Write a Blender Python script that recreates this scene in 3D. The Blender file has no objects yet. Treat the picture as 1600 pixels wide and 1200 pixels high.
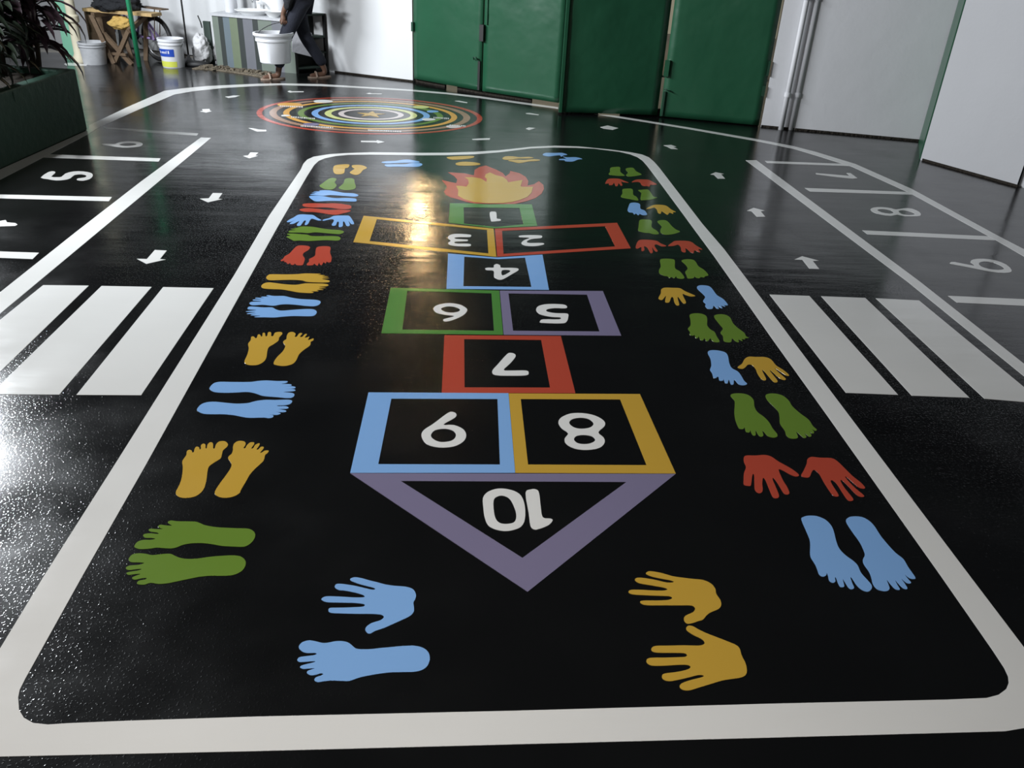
import bpy, bmesh, math, random
from mathutils import Vector, Matrix
from mathutils.geometry import tessellate_polygon
random.seed(7)
C = bpy.context.scene.collection
SC = bpy.context.scene

# ------------------------------------------------------------------ camera (solved from the court's lines)
F, PITCH, ROLL, YAW, CAMH = 1300.0, 0.51145, -0.05434, 0.08377, 1.8
def axes(p, r, y):
    cy, sy = math.cos(y), math.sin(y)
    f = Vector((sy*math.cos(p), cy*math.cos(p), -math.sin(p)))
    rt = Vector((cy, -sy, 0)); dn = f.cross(rt)
    c, s = math.cos(r), math.sin(r)
    return c*rt + s*dn, -s*rt + c*dn, f
RT, DN, FW = axes(PITCH, ROLL, YAW)
CAM = Vector((0, 0, CAMH))
def ray(x, y): return RT*(x-800) + DN*(y-600) + FW*F
def g(x, y, z=0.0):
    """the point of the ground (height z) seen at x, y of the 1600x1200 photograph"""
    d = ray(x, y); t = (z-CAMH)/d.z
    return CAM + d*t
def up(x, y, base):
    """the point at x, y on the upright plane through 'base' that faces the camera"""
    n = Vector((base[0], base[1], 0)).normalized(); d = ray(x, y)
    t = (Vector(base)-CAM).dot(n)/d.dot(n)
    return CAM + d*t

# ------------------------------------------------------------------ materials
def mat(name, col, rough=.5, metal=0, spec=.5):
    m = bpy.data.materials.new(name); m.use_nodes = True
    b = m.node_tree.nodes['Principled BSDF']
    b.inputs['Base Color'].default_value = (*col, 1); b.inputs['Roughness'].default_value = rough
    b.inputs['Metallic'].default_value = metal; b.inputs['Specular IOR Level'].default_value = spec
    return m
def nd(m, t, **k):
    n = m.node_tree.nodes.new(t)
    for a, v in k.items():
        if a in n.inputs: n.inputs[a].default_value = v
        else: setattr(n, a, v)
    return n
def ln(m, a, b): m.node_tree.links.new(a, b)
def vary(m, scale, amount, detail=4, stretch=(1, 1, 1)):
    """mottle the colour a little with noise (dirt, uneven paint)"""
    b = m.node_tree.nodes['Principled BSDF']; c = tuple(b.inputs['Base Color'].default_value)
    p = nd(m, 'ShaderNodeNewGeometry'); mp = nd(m, 'ShaderNodeMapping'); mp.inputs['Scale'].default_value = stretch
    n = nd(m, 'ShaderNodeTexNoise', Scale=scale, Detail=detail)
    ln(m, p.outputs['Position'], mp.inputs['Vector']); ln(m, mp.outputs['Vector'], n.inputs['Vector'])
    mx = nd(m, 'ShaderNodeMix', data_type='RGBA')
    mx.inputs['A'].default_value = tuple(max(0, v*(1-amount)) for v in c[:3])+(1,)
    mx.inputs['B'].default_value = tuple(min(1, v*(1+amount)) for v in c[:3])+(1,)
    ln(m, n.outputs['Fac'], mx.inputs['Factor']); ln(m, mx.outputs['Result'], b.inputs['Base Color'])
    return m
def bump(m, scale, dist, strength=1, detail=3, stretch=(1, 1, 1)):
    b = m.node_tree.nodes['Principled BSDF']
    p = nd(m, 'ShaderNodeNewGeometry'); mp = nd(m, 'ShaderNodeMapping'); mp.inputs['Scale'].default_value = stretch
    n = nd(m, 'ShaderNodeTexNoise', Scale=scale, Detail=detail)
    ln(m, p.outputs['Position'], mp.inputs['Vector']); ln(m, mp.outputs['Vector'], n.inputs['Vector'])
    bp = nd(m, 'ShaderNodeBump', Strength=strength, Distance=dist)
    ln(m, n.outputs['Fac'], bp.inputs['Height'])
    prev = b.inputs['Normal'].links
    if prev: ln(m, prev[0].from_socket, bp.inputs['Normal'])
    ln(m, bp.outputs['Normal'], b.inputs['Normal'])
    return m
def gloss(m, r0, r1, scale=3):
    b = m.node_tree.nodes['Principled BSDF']
    p = nd(m, 'ShaderNodeNewGeometry'); n = nd(m, 'ShaderNodeTexNoise', Scale=scale, Detail=5)
    ln(m, p.outputs['Position'], n.inputs['Vector'])
    r = nd(m, 'ShaderNodeMapRange'); r.inputs['To Min'].default_value = r0; r.inputs['To Max'].default_value = r1
    r.inputs['From Min'].default_value = .3; r.inputs['From Max'].default_value = .7
    ln(m, n.outputs['Fac'], r.inputs['Value']); ln(m, r.outputs['Result'], b.inputs['Roughness'])
    return m
def floor_paint(name, col):
    """glossy floor paint rolled over rough screed: slow ripples plus a fine grain"""
    m = mat(name, col, .2, 0, .85)
    gloss(m, .11, .23, 2.5)
    bump(m, 1.0, .006, .32, 3, (1.6, 7.0, 1))
    bump(m, 170, .0010, .05, 2)
    return m
def grain(m):
    """sparse grit rolled into the black paint: it glints under a low lamp"""
    b = m.node_tree.nodes['Principled BSDF']; geo = nd(m, 'ShaderNodeNewGeometry')
    n = nd(m, 'ShaderNodeTexNoise', Scale=120.0, Detail=1.0); ln(m, geo.outputs['Position'], n.inputs['Vector'])
    r = nd(m, 'ShaderNodeMapRange'); r.inputs['From Min'].default_value = .58; r.inputs['From Max'].default_value = .80
    ln(m, n.outputs['Fac'], r.inputs['Value'])
    bp = nd(m, 'ShaderNodeBump', Strength=.26, Distance=.0015); ln(m, r.outputs['Result'], bp.inputs['Height'])
    ln(m, b.inputs['Normal'].links[0].from_socket, bp.inputs['Normal']); ln(m, bp.outputs['Normal'], b.inputs['Normal'])
    return m
M = {}
M['floor'] = grain(floor_paint('black_floor_paint', (.0048, .0050, .0052)))
WHITE = (.71, .71, .69)
M['white'] = vary(floor_paint('white_floor_paint', WHITE), 1.7, .05)
M['blue'] = floor_paint('blue_floor_paint', (.21, .40, .72))
M['yellow'] = floor_paint('yellow_floor_paint', (.52, .32, .045))
M['green'] = floor_paint('green_floor_paint', (.125, .22, .030))
M['red'] = floor_paint('red_floor_paint', (.42, .062, .035))
M['squaregreen'] = floor_paint('leaf_green_floor_paint', (.07, .22, .045))
M['purple'] = floor_paint('mauve_floor_paint', (.19, .17, .27))
M['lightyellow'] = floor_paint('pale_yellow_floor_paint', (.62, .66, .25))
M['brown'] = floor_paint('brown_floor_paint', (.33, .19, .12))
M['orange'] = floor_paint('orange_floor_paint', (.66, .34, .06))
M['palepink'] = floor_paint('pale_pink_floor_paint', (.66, .58, .56))
M['wall'] = bump(bump(vary(mat('white_wall_plaster', (.74, .75, .76), .7), 2.2, .04), 5, .006, .4), 45, .001, .4)
M['wallr'] = bump(bump(vary(mat('grey_white_wall_plaster', (.70, .70, .72), .75), 1.5, .05), 4, .010, .4), 40, .0015, .4)
M['wallb'] = bump(bump(vary(mat('dimmed_white_plaster', (.50, .50, .515), .8), 1.5, .05), 4, .012, .4), 40, .002, .4)  # wall plaster darkened in colour to imitate weaker light on the forward wall
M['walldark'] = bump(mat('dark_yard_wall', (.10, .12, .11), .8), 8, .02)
M['gate'] = bump(vary(mat('green_gate_enamel', (.015, .082, .040), .33), 3, .12), 2.2, .03, .55)
M['gatedark'] = mat('dark_green_metal', (.012, .05, .028), .45)
M['black'] = mat('black_metal', (.012, .012, .012), .5)
M['planter'] = bump(vary(mat('dark_green_planter_paint', (.020, .065, .043), .6), 3, .15), 14, .01, .6)
M['soil'] = bump(mat('dark_soil', (.02, .015, .010), .95), 30, .03)
M['gravel'] = bump(vary(mat('broken_concrete', (.17, .14, .10), .95), 26, .5), 40, .03)
M['concrete'] = bump(vary(mat('outside_concrete', (.35, .33, .30), .9), 6, .2), 30, .01)
M['leafp'] = vary(mat('dark_purple_leaf', (.060, .036, .046), .33), 6, .5)
M['leafred'] = vary(mat('wine_red_leaf', (.10, .014, .028), .4), 6, .4)
M['leafg'] = vary(mat('dark_green_leaf', (.011, .019, .010), .5), 6, .4)
M['stem'] = bump(mat('brown_plant_stem', (.04, .028, .018), .9), 60, .005)
M['plastic'] = mat('white_plastic', (.72, .73, .76), .35)
M['oldplastic'] = vary(mat('grey_white_plastic', (.50, .51, .53), .45), 20, .2)
M['cream'] = vary(mat('cream_paint', (.70, .64, .48), .6), 8, .08)
M['mint'] = mat('mint_green_paint', (.22, .52, .36), .6)
M['postgreen'] = mat('green_pipe_enamel', (.03, .30, .14), .35)
M['wood'] = vary(mat('weathered_wood', (.13, .085, .05), .8), 5, .35, 5, (1, 1, 12))
M['palewood'] = vary(mat('pale_wood', (.48, .33, .15), .75), 5, .3, 5, (9, 1, 1))
M['yellowcloth'] = bump(mat('yellow_cloth', (.55, .36, .10), .9), 30, .02)
M['darkcloth'] = bump(mat('black_cloth', (.010, .011, .014), .9), 25, .02)
M['greycloth'] = bump(mat('grey_board', (.33, .33, .35), .8), 12, .01)
M['rubber'] = mat('black_rubber', (.014, .014, .015), .6)
M['purplemetal'] = mat('lilac_bicycle_enamel', (.33, .24, .50), .3)
M['steel'] = mat('steel', (.55, .55, .56), .3, 1)
M['label_blue'] = mat('blue_print', (.02, .07, .42), .4)
M['label_yellow'] = mat('yellow_green_print', (.62, .66, .10), .4)
M['bag'] = bump(mat('white_bag', (.62, .62, .63), .6), 9, .05)
M['darkgreen'] = vary(mat('dark_green_wood', (.035, .055, .045), .6), 10, .2)
M['skin'] = mat('brown_skin', (.13, .065, .04), .55)
M['hair'] = mat('black_hair', (.01, .008, .008), .7)
M['navy'] = bump(mat('navy_trouser_cloth', (.012, .014, .024), .9), 60, .004)
M['sandal'] = mat('tan_sandal', (.30, .22, .17), .7)
M['ceramic'] = mat('white_ceramic', (.75, .76, .76), .2)
# striped counter front
m = mat('striped_counter_paint', (.2, .22, .2), .5); M['stripe'] = m
for k, c in {'stripe_sage': (.155, .185, .155), 'stripe_dark': (.035, .042, .040), 'stripe_blue': (.13, .165, .19),
             'stripe_olive': (.15, .185, .12), 'stripe_grey': (.15, .155, .175)}.items():
    M[k] = vary(mat(k, c, .5), 12, .08)

# ------------------------------------------------------------------ mesh builder
class MB:
    def __init__(s): s.v = []; s.f = []
    def add(s, vs, fs):
        o = len(s.v); s.v += [Vector(v) for v in vs]; s.f += [tuple(i+o for i in f) for f in fs]; return s
    def box(s, c, size, rz=0, mtx=None):
        x, y, z = (d/2 for d in size); R = mtx or Matrix.Rotation(rz, 3, 'Z'); c = Vector(c)
        vs = [c + R@Vector(p) for p in ((-x,-y,-z),(x,-y,-z),(x,y,-z),(-x,y,-z),(-x,-y,z),(x,-y,z),(x,y,z),(-x,y,z))]
        return s.add(vs, [(3,2,1,0),(4,5,6,7),(0,1,5,4),(1,2,6,5),(2,3,7,6),(3,0,4,7)])
    def beam(s, a, b, w, t, side=None):
        a, b = Vector(a), Vector(b); d = (b-a); L = d.length; d.normalize()
        u = Vector(side) if side else (Vector((0,0,1)) if abs(d.z) < .9 else Vector((1,0,0)))
        u = (u - d*u.dot(d)).normalized(); v = d.cross(u)
        R = Matrix((u, v, d)).transposed()
        return s.box((a+b)/2, (w, t, L), mtx=R)
    def quadwall(s, a, b, z0, z1, th):
        """an upright slab over the ground segment a-b, thickness away from the camera"""
        a, b = Vector((a[0], a[1], 0)), Vector((b[0], b[1], 0)); d = (b-a).normalized(); n = Vector((-d.y, d.x, 0))
        if n.dot((a+b)/2) < 0: n = -n
        p = [a, b, b+n*th, a+n*th]
        return s.add([q+Vector((0,0,z0)) for q in p]+[q+Vector((0,0,z1)) for q in p],
                     [(3,2,1,0),(4,5,6,7),(0,1,5,4),(1,2,6,5),(2,3,7,6),(3,0,4,7)])
    def cyl(s, a, b, r0, r1=None, n=20, caps=True):
        return s.tube([a, b], [r0, r0 if r1 is None else r1], n, caps)
    def tube(s, path, r, n=12, caps=True, closed=False):
        P = [Vector(p) for p in path]; k = len(P); rs = r if isinstance(r, (list, tuple)) else [r]*k
        o = len(s.v); prev = None
        for i, p in enumerate(P):
            if closed: d = P[(i+1) % k]-P[i-1]
            else: d = P[min(i+1, k-1)]-P[max(i-1, 0)]
            d.normalize()
            if prev is None: u = Vector((0,0,1)) if abs(d.z) < .9 else Vector((1,0,0))
            else: u = prev
            u = (u-d*u.dot(d)).normalized(); prev = u; w = d.cross(u)
            for j in range(n):
                a = 2*math.pi*j/n; s.v.append(p+(u*math.cos(a)+w*math.sin(a))*rs[i])
        for i in range(k if closed else k-1):
            for j in range(n):
                a, b = o+i*n+j, o+i*n+(j+1) % n; c, d = o+((i+1) % k)*n+(j+1) % n, o+((i+1) % k)*n+j
                s.f.append((a, b, c, d))
        if caps and not closed:
            s.f.append(tuple(o+j for j in reversed(range(n)))); s.f.append(tuple(o+(k-1)*n+j for j in range(n)))
        return s
    def lathe(s, prof, c, n=28, sx=1, sy=1, tilt=None):
        o = len(s.v); c = Vector(c); R = tilt or Matrix.Identity(3)
        for r, z in prof:
            for j in range(n):
                a = 2*math.pi*j/n; s.v.append(c+R@Vector((r*math.cos(a)*sx, r*math.sin(a)*sy, z)))
        for i in range(len(prof)-1):
            for j in range(n):
                s.f.append((o+i*n+j, o+i*n+(j+1) % n, o+(i+1)*n+(j+1) % n, o+(i+1)*n+j))
        s.f.append(tuple(o+j for j in reversed(range(n)))); s.f.append(tuple(o+(len(prof)-1)*n+j for j in range(n)))
        return s
    def flat(s, loops, z0, z1):
        """painted film: outline plus holes on the ground, top at z1"""
        loops = [[Vector((p[0], p[1], z1)) for p in l] for l in loops]
        tris = tessellate_polygon(loops); o = len(s.v)
        allv = [p for l in loops for p in l]; n = len(allv)
        s.v += allv + [Vector((p.x, p.y, z0)) for p in allv]
        for t in tris:
            a, b, c = (allv[i] for i in t)
            if (b-a).cross(c-a).z < 0: t = (t[0], t[2], t[1])
            s.f.append(tuple(o+i for i in t))
        k = 0
        for l in loops:
            m_ = len(l)
            for i in range(m_): s.f.append((o+k+i, o+k+(i+1) % m_, o+n+k+(i+1) % m_, o+n+k+i))
            k += m_
        return s
    def build(s, name, material, parent=None, smooth=False, origin=None, recalc=True):
        if origin is None:
            if parent: origin = worldloc(parent)
            else:
                xs = [v.x for v in s.v]; ys = [v.y for v in s.v]; zs = [v.z for v in s.v]
                origin = Vector(((min(xs)+max(xs))/2, (min(ys)+max(ys))/2, min(zs)))
        me = bpy.data.meshes.new(name); me.from_pydata([v-origin for v in s.v], [], s.f)
        if recalc:
            bm = bmesh.new(); bm.from_mesh(me); bmesh.ops.recalc_face_normals(bm, faces=bm.faces); bm.to_mesh(me); bm.free()
        me.materials.append(material)
        if smooth:
            for p in me.polygons: p.use_smooth = True
        o = bpy.data.objects.new(name, me); C.objects.link(o)
        if parent: o.parent = parent
        else: o.location = origin
        return o
def worldloc(o):
    l = Vector(o.location)
    while o.parent: o = o.parent; l = l+Vector(o.location)
    return l
def bevel(o, w, seg=2):
    md = o.modifiers.new('edge', 'BEVEL'); md.width = w; md.segments = seg; md.limit_method = 'ANGLE'; return o
def autosmooth(o):
    for p in o.data.polygons: p.use_smooth = True
    md = o.modifiers.new('split', 'EDGE_SPLIT'); md.split_angle = math.radians(38); return o
def tag(o, label, cat, group=None, kind='thing'):
    o['label'] = label; o['category'] = cat; o['kind'] = kind
    if group: o['group'] = group
    return o
def thing(name, label, cat, loc, group=None):
    o = bpy.data.objects.new(name, None); C.objects.link(o); o.location = loc; o.empty_display_size = .1
    return tag(o, label, cat, group)
def struct(o): o['kind'] = 'structure'; return o

# ------------------------------------------------------------------ painted markings
FILM = .0012
def zp(z, pts): x0, y0, s = z; return [(x0+u/s, y0+v/s) for u, v in pts]
def ground(pts): return [g(x, y) for x, y in pts]
def smooth_loop(P, n=3):
    out = []; k = len(P)
    for i in range(k):
        a, b, c, d = P[i-1], P[i], P[(i+1) % k], P[(i+2) % k]
        for j in range(n):
            t = j/n
            out.append(.5*((2*b)+(c-a)*t+(2*a-5*b+4*c-d)*t*t+(3*b-a-3*c+d)*t**3))
    return out
def film(name, loops, m, parent=None, sm=0, z1=FILM, z0=0.0):
    L = [ground(l) for l in loops]
    if sm: L = [smooth_loop(l, sm) for l in L]
    return MB().flat(L, z0, z1).build(name, M[m], parent)
# ------------------------------------------------------------------ foot and hand prints (outlines read off enlarged crops of the photograph)
GL, GR, GT = 'prints down the left side of the hopscotch', 'prints down the right side of the hopscotch', 'prints across the far end of the hopscotch'
PRINTS = [
 # kind, colour, group, label, crop (x0, y0, scale), outline
 ('handprint','blue',GL,'blue handprint with fingers pointing left, just above the single blue footprint by the near border',(450,890,6.667),
  [(648,100),(690,82),(760,90),(850,115),(930,135),(1020,158),(1120,172),(1220,180),(1300,205),(1333,262),(1325,310),(1307,345),(1313,400),(1308,445),(1270,485),(1180,530),(1090,570),(1000,610),(910,640),(860,668),(825,662),(805,628),(820,595),(870,560),(950,535),(985,515),(998,490),(960,470),(850,463),(740,463),(600,460),(470,455),(430,445),(420,425),(432,405),(470,400),(600,398),(720,393),(780,388),(800,376),(785,360),(700,350),(600,347),(480,345),(400,340),(347,315),(370,290),(420,280),(550,284),(680,292),(770,292),(800,283),(770,262),(690,240),(600,222),(530,215),(495,195),(487,175),(510,152),(580,153),(700,172),(800,195),(880,212),(910,203),(880,188),(800,168),(720,145),(660,120)]),
 ('footprint','blue',GL,'single blue footprint with toes to the left, nearest print to the near white border',(450,890,6.667),
  [(112,810),(140,765),(210,740),(280,748),(350,765),(410,765),(500,748),(580,750),(640,770),(700,820),(760,832),(870,830),(950,820),(1050,812),(1180,800),(1310,795),(1400,815),(1455,855),(1478,915),(1465,980),(1420,1035),(1330,1065),(1180,1070),(1040,1075),(880,1098),(750,1125),(640,1162),(570,1162),(450,1158),(380,1165),(310,1175),(275,1155),(290,1125),(340,1108),(368,1090),(340,1083),(290,1098),(240,1103),(200,1085),(205,1060),(245,1042),(280,1030),(230,1032),(160,1037),(125,1022),(140,1003),(200,985),(265,970),(285,958),(240,958),(160,965),(110,962),(98,940),(120,915),(200,903),(275,893),(298,878),(270,870),(190,870),(140,850)]),
 ('footprint','green',GL,'upper of the two large green footprints lying sideways at the near left',(190,790,7.273),
  [(145,465),(180,415),(250,392),(330,392),(385,380),(340,370),(270,368),(245,345),(262,325),(330,318),(420,325),(400,308),(330,298),(308,280),(330,265),(400,270),(470,268),(440,258),(415,240),(440,220),(510,228),(572,230),(540,210),(525,190),(560,172),(630,180),(740,182),(840,185),(900,205),(960,228),(1080,248),(1200,255),(1320,260),(1440,265),(1500,295),(1520,340),(1495,400),(1440,450),(1380,470),(1280,468),(1140,460),(1040,442),(940,430),(850,428),(760,435),(690,450),(630,475),(570,488),(500,487),(400,480),(330,490),(220,497),(165,485)]),
 ('footprint','green',GL,'lower of the two large green footprints lying sideways at the near left',(190,790,7.273),
  [(82,605),(120,560),(190,545),(270,550),(350,565),(450,555),(550,550),(610,575),(660,595),(740,608),(860,605),(1000,585),(1120,575),(1280,568),(1370,590),(1412,645),(1395,710),(1350,755),(1270,790),(1150,800),(1000,800),(880,812),(740,840),(620,865),(520,885),(420,892),(330,880),(260,900),(190,897),(175,880),(200,855),(270,842),(283,825),(230,828),(150,845),(118,825),(150,805),(215,780),(160,780),(80,790),(55,770),(90,755),(190,740),(228,722),(170,725),(80,735),(48,712),(90,685),(200,675),(258,655),(200,648),(110,645),(85,625)]),
 ('footprint','yellow',GL,'left foot of the large yellow pair with toes up, left of the blue square 9',(260,680,8),
  [(250,250),(255,205),(285,185),(315,195),(325,218),(345,210),(352,175),(375,145),(408,155),(415,180),(432,170),(432,130),(460,108),(488,120),(490,165),(505,165),(515,120),(550,90),(582,105),(585,165),(605,165),(620,120),(660,82),(730,78),(768,110),(760,145),(710,190),(695,240),(680,290),(620,330),(560,370),(530,400),(515,450),(505,530),(490,610),(470,670),(420,730),(350,770),(240,787),(160,775),(120,740),(125,695),(160,630),(185,560),(200,480),(205,400),(198,340),(215,300)]),
 ('footprint','yellow',GL,'right foot of the large yellow pair with toes up, left of the blue square 9',(260,680,8),
  [(832,150),(850,105),(900,75),(965,78),(990,100),(985,130),(965,160),(985,165),(1010,125),(1050,92),(1098,95),(1090,125),(1062,165),(1085,165),(1110,125),(1150,105),(1168,110),(1155,140),(1128,178),(1150,180),(1180,150),(1215,148),(1210,175),(1172,220),(1195,218),(1230,195),(1278,195),(1265,225),(1235,250),(1215,320),(1160,375),(1100,430),(1040,500),(990,590),(930,690),(920,720),(870,755),(800,778),(720,785),(650,770),(605,735),(620,680),(680,590),(740,510),(800,420),(815,370),(795,330),(772,290),(785,260),(815,235),(832,190)]),
 ('footprint','blue',GL,'upper blue footprint with toes to the right, between the two yellow toes-up pairs',(300,510,8),
  [(220,770),(270,715),(350,695),(500,697),(720,697),(820,685),(930,678),(1060,685),(1180,685),(1195,698),(1165,712),(1110,722),(1180,722),(1240,728),(1235,745),(1160,750),(1250,750),(1293,762),(1275,778),(1170,782),(1260,785),(1292,798),(1270,812),(1140,822),(1220,830),(1270,840),(1280,865),(1250,892),(1180,898),(1080,888),(970,880),(880,870),(820,850),(760,832),(680,822),(560,828),(420,832),(290,825),(235,800)]),
 ('footprint','blue',GL,'lower blue footprint with toes to the right, between the two yellow toes-up pairs',(300,510,8),
  [(62,1040),(110,980),(190,950),(300,945),(430,958),(560,968),(690,962),(760,945),(830,930),(930,920),(1050,922),(1180,918),(1240,925),(1252,945),(1220,975),(1150,988),(1068,990),(1080,1000),(1170,1000),(1208,1018),(1180,1032),(1080,1035),(1140,1045),(1180,1060),(1150,1075),(1050,1072),(1090,1080),(1108,1092),(1070,1108),(1020,1108),(965,1102),(1015,1115),(1010,1138),(960,1150),(900,1142),(720,1145),(620,1132),(520,1112),(380,1100),(260,1100),(150,1095),(85,1070)]),
 ('footprint','yellow',GL,'left foot of the smaller yellow toes-up pair, beside the red square 7',(300,510,8),
  [(735,175),(740,135),(770,128),(795,150),(812,140),(825,105),(850,105),(865,130),(880,120),(885,85),(910,85),(920,125),(940,120),(950,80),(975,72),(990,85),(990,120),(1015,122),(1040,80),(1110,72),(1130,95),(1090,140),(1080,180),(1020,225),(960,262),(940,320),(930,390),(900,440),(830,480),(740,488),(680,475),(655,440),(690,360),(710,280),(702,220)]),
 ('footprint','yellow',GL,'right foot of the smaller yellow toes-up pair, beside the red square 7',(300,510,8),
  [(1185,120),(1210,80),(1260,72),(1295,95),(1285,130),(1310,130),(1340,90),(1378,90),(1350,130),(1380,132),(1410,100),(1438,100),(1410,140),(1440,140),(1468,128),(1450,172),(1480,165),(1518,152),(1515,178),(1485,195),(1475,240),(1400,295),(1340,350),(1300,430),(1250,475),(1150,497),(1050,485),(1020,460),(1060,390),(1130,320),(1160,270),(1165,240),(1140,205),(1150,180),(1180,160)]),
 ('footprint','blue',GL,'upper blue footprint with toes to the left, just below the yellow sideways pair',(370,370,8),
  [(158,835),(190,815),(300,812),(290,805),(205,798),(215,785),(310,785),(235,772),(250,763),(345,768),(305,758),(320,750),(400,750),(370,738),(395,732),(470,742),(590,742),(680,762),(800,780),(960,788),(1030,800),(1048,822),(1020,855),(960,870),(850,865),(740,852),(620,845),(540,850),(480,862),(420,862),(320,852),(200,858)]),
 ('footprint','blue',GL,'lower blue footprint with toes to the left, second below the yellow sideways pair',(370,370,8),
  [(135,895),(160,875),(250,878),(330,885),(440,885),(490,910),(560,925),(700,915),(860,905),(960,910),(1000,942),(970,985),(900,995),(720,992),(580,1000),(470,1010),(350,1008),(240,1008),(225,1000),(300,990),(185,985),(185,975),(250,965),(145,968),(135,958),(240,945),(130,940),(125,932),(250,918),(150,910)]),
 ('footprint','yellow',GL,'upper yellow footprint of the sideways pair with toes to the right, below the red feet',(370,370,8),
  [(368,510),(395,480),(440,470),(620,472),(760,468),(850,460),(960,462),(1050,465),(1010,475),(1100,482),(1060,490),(1145,498),(1060,507),(1155,518),(1060,528),(1155,548),(1140,570),(1020,572),(880,565),(820,548),(700,540),(560,542),(430,545),(385,535)]),
 ('footprint','yellow',GL,'lower yellow footprint of the sideways pair with toes to the right, below the red feet',(370,370,8),
  [(305,618),(340,585),(400,572),(480,580),(600,595),(740,602),(850,585),(960,585),(1090,588),(1145,602),(1120,620),(1020,628),(1115,640),(1020,648),(1085,662),(1000,668),(1020,682),(930,685),(960,695),(930,705),(780,698),(680,680),(560,660),(420,655),(330,645)]),
 ('footprint','red',GL,'left one of the red footprints with toes pointing at the camera',(370,370,8),
  [(715,150),(760,115),(830,110),(900,120),(915,140),(890,170),(840,200),(825,235),(850,275),(832,340),(810,357),(750,355),(725,335),(715,350),(680,350),(665,330),(640,342),(615,318),(590,315),(600,300),(560,305),(550,295),(580,275),(600,245),(660,210)]),
 ('footprint','red',GL,'right one of the red footprints with toes pointing at the camera',(370,370,8),
  [(985,180),(1000,135),(1060,120),(1150,122),(1172,145),(1165,200),(1185,260),(1175,315),(1140,320),(1125,310),(1110,335),(1085,318),(1065,352),(1040,348),(1030,325),(1010,360),(985,350),(970,335),(950,355),(885,358),(875,340),(905,310),(905,280),(975,240)]),
 ('footprint','green',GL,'upper green footprint lying sideways just below the pair of blue handprints',(440,325,13.333),
  [(145,490),(200,470),(300,462),(190,440),(320,430),(260,418),(400,410),(330,400),(420,388),(540,388),(680,400),(850,430),(1050,455),(1220,465),(1300,500),(1220,545),(1080,540),(880,522),(700,510),(560,525),(400,515),(180,512)]),
 ('footprint','green',GL,'lower green footprint lying sideways between the blue handprints and the red toes-down feet',(440,325,13.333),
  [(110,545),(200,535),(420,550),(540,560),(620,585),(800,590),(1000,588),(1170,595),(1230,635),(1170,680),(950,672),(760,680),(560,690),(380,680),(260,685),(210,660),(150,630),(100,595),(190,580)]),
 ('handprint','blue',GL,'left one of the two blue handprints whose thumbs nearly touch, left of square 3',(440,325,13.333),
  [(110,285),(180,235),(260,195),(330,150),(420,135),(560,142),(660,152),(740,205),(830,255),(770,262),(700,240),(630,225),(590,260),(560,320),(520,355),(480,345),(510,270),(470,270),(430,320),(390,370),(330,370),(320,345),(370,280),(330,290),(250,330),(190,335),(175,320),(280,250),(210,285),(140,298)]),
 ('handprint','blue',GL,'right one of the two blue handprints whose thumbs nearly touch, left of square 3',(440,325,13.333),
  [(850,255),(900,235),(1000,210),(1080,170),(1180,160),(1320,160),(1400,165),(1450,215),(1510,320),(1480,340),(1440,325),(1395,270),(1420,350),(1400,378),(1350,370),(1310,290),(1280,290),(1275,370),(1240,398),(1190,390),(1195,300),(1160,290),(1130,360),(1080,372),(1045,350),(1090,270),(1060,235),(960,250),(880,268)]),
 ('footprint','red',GL,'upper of the two slim red footprints lying sideways above the blue handprints',(420,240,10),
  [(525,800),(570,782),(700,778),(900,782),(1000,778),(1120,785),(1200,798),(1280,815),(1280,860),(1180,870),(1080,865),(980,850),(850,842),(700,845),(560,830)]),
 ('footprint','red',GL,'lower of the two slim red footprints lying sideways above the blue handprints',(420,240,10),
  [(480,882),(520,862),(620,855),(760,865),(900,880),(1020,880),(1150,878),(1280,890),(1240,915),(1160,935),(1060,958),(940,950),(830,930),(700,915),(560,910)]),
 ('footprint','blue',GL,'upper slim blue footprint lying sideways just above the slim red pair',(420,240,10),
  [(645,640),(730,625),(670,615),(760,605),(700,595),(800,590),(790,580),(860,575),(960,578),(1060,595),(1180,615),(1320,622),(1400,650),(1350,675),(1200,665),(1060,655),(960,650),(850,660),(720,652)]),
 ('footprint','blue',GL,'lower slim blue footprint lying sideways just above the slim red pair',(420,240,10),
  [(640,665),(740,660),(860,668),(940,685),(1060,698),(1220,695),(1350,705),(1372,730),(1340,752),(1150,745),(960,740),(850,745),(740,748),(680,720),(640,690)]),
 ('footprint','green',GL,'left one of the small green footprints just below the far yellow toes-up pair',(420,240,10),
  [(930,400),(1000,380),(1060,400),(1030,450),(1060,500),(1000,560),(900,560),(840,540),(790,505),(840,465)]),
 ('footprint','green',GL,'right one of the small green footprints just below the far yellow toes-up pair',(420,240,10),
  [(1190,400),(1260,385),(1330,400),(1340,450),(1360,530),(1300,565),(1180,570),(1090,540),(1130,500),(1170,460)]),
 ('footprint','yellow',GL,'left one of the small yellow toes-up footprints inside the far left corner of the border',(420,240,10),
  [(1010,215),(1060,180),(1250,170),(1240,220),(1190,235),(1180,300),(1130,322),(1050,320),(1010,285)]),
 ('footprint','yellow',GL,'right one of the small yellow toes-up footprints inside the far left corner of the border',(420,240,10),
  [(1300,185),(1400,178),(1480,190),(1535,225),(1470,260),(1430,310),(1360,335),(1265,300),(1310,260),(1340,235),(1310,220)]),
 ('footprint','blue',GT,'upper of two thin blue footprints along the far border, left of the flame',(580,235,10),
  [(160,185),(250,170),(380,165),(480,150),(580,145),(680,160),(760,182),(700,195),(560,195),(400,200),(240,205)]),
 ('footprint','blue',GT,'lower of two thin blue footprints along the far border, left of the flame',(580,235,10),
  [(210,225),(330,218),(520,218),(620,202),(760,200),(800,225),(740,255),(600,258),(400,255),(260,255)]),
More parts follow.
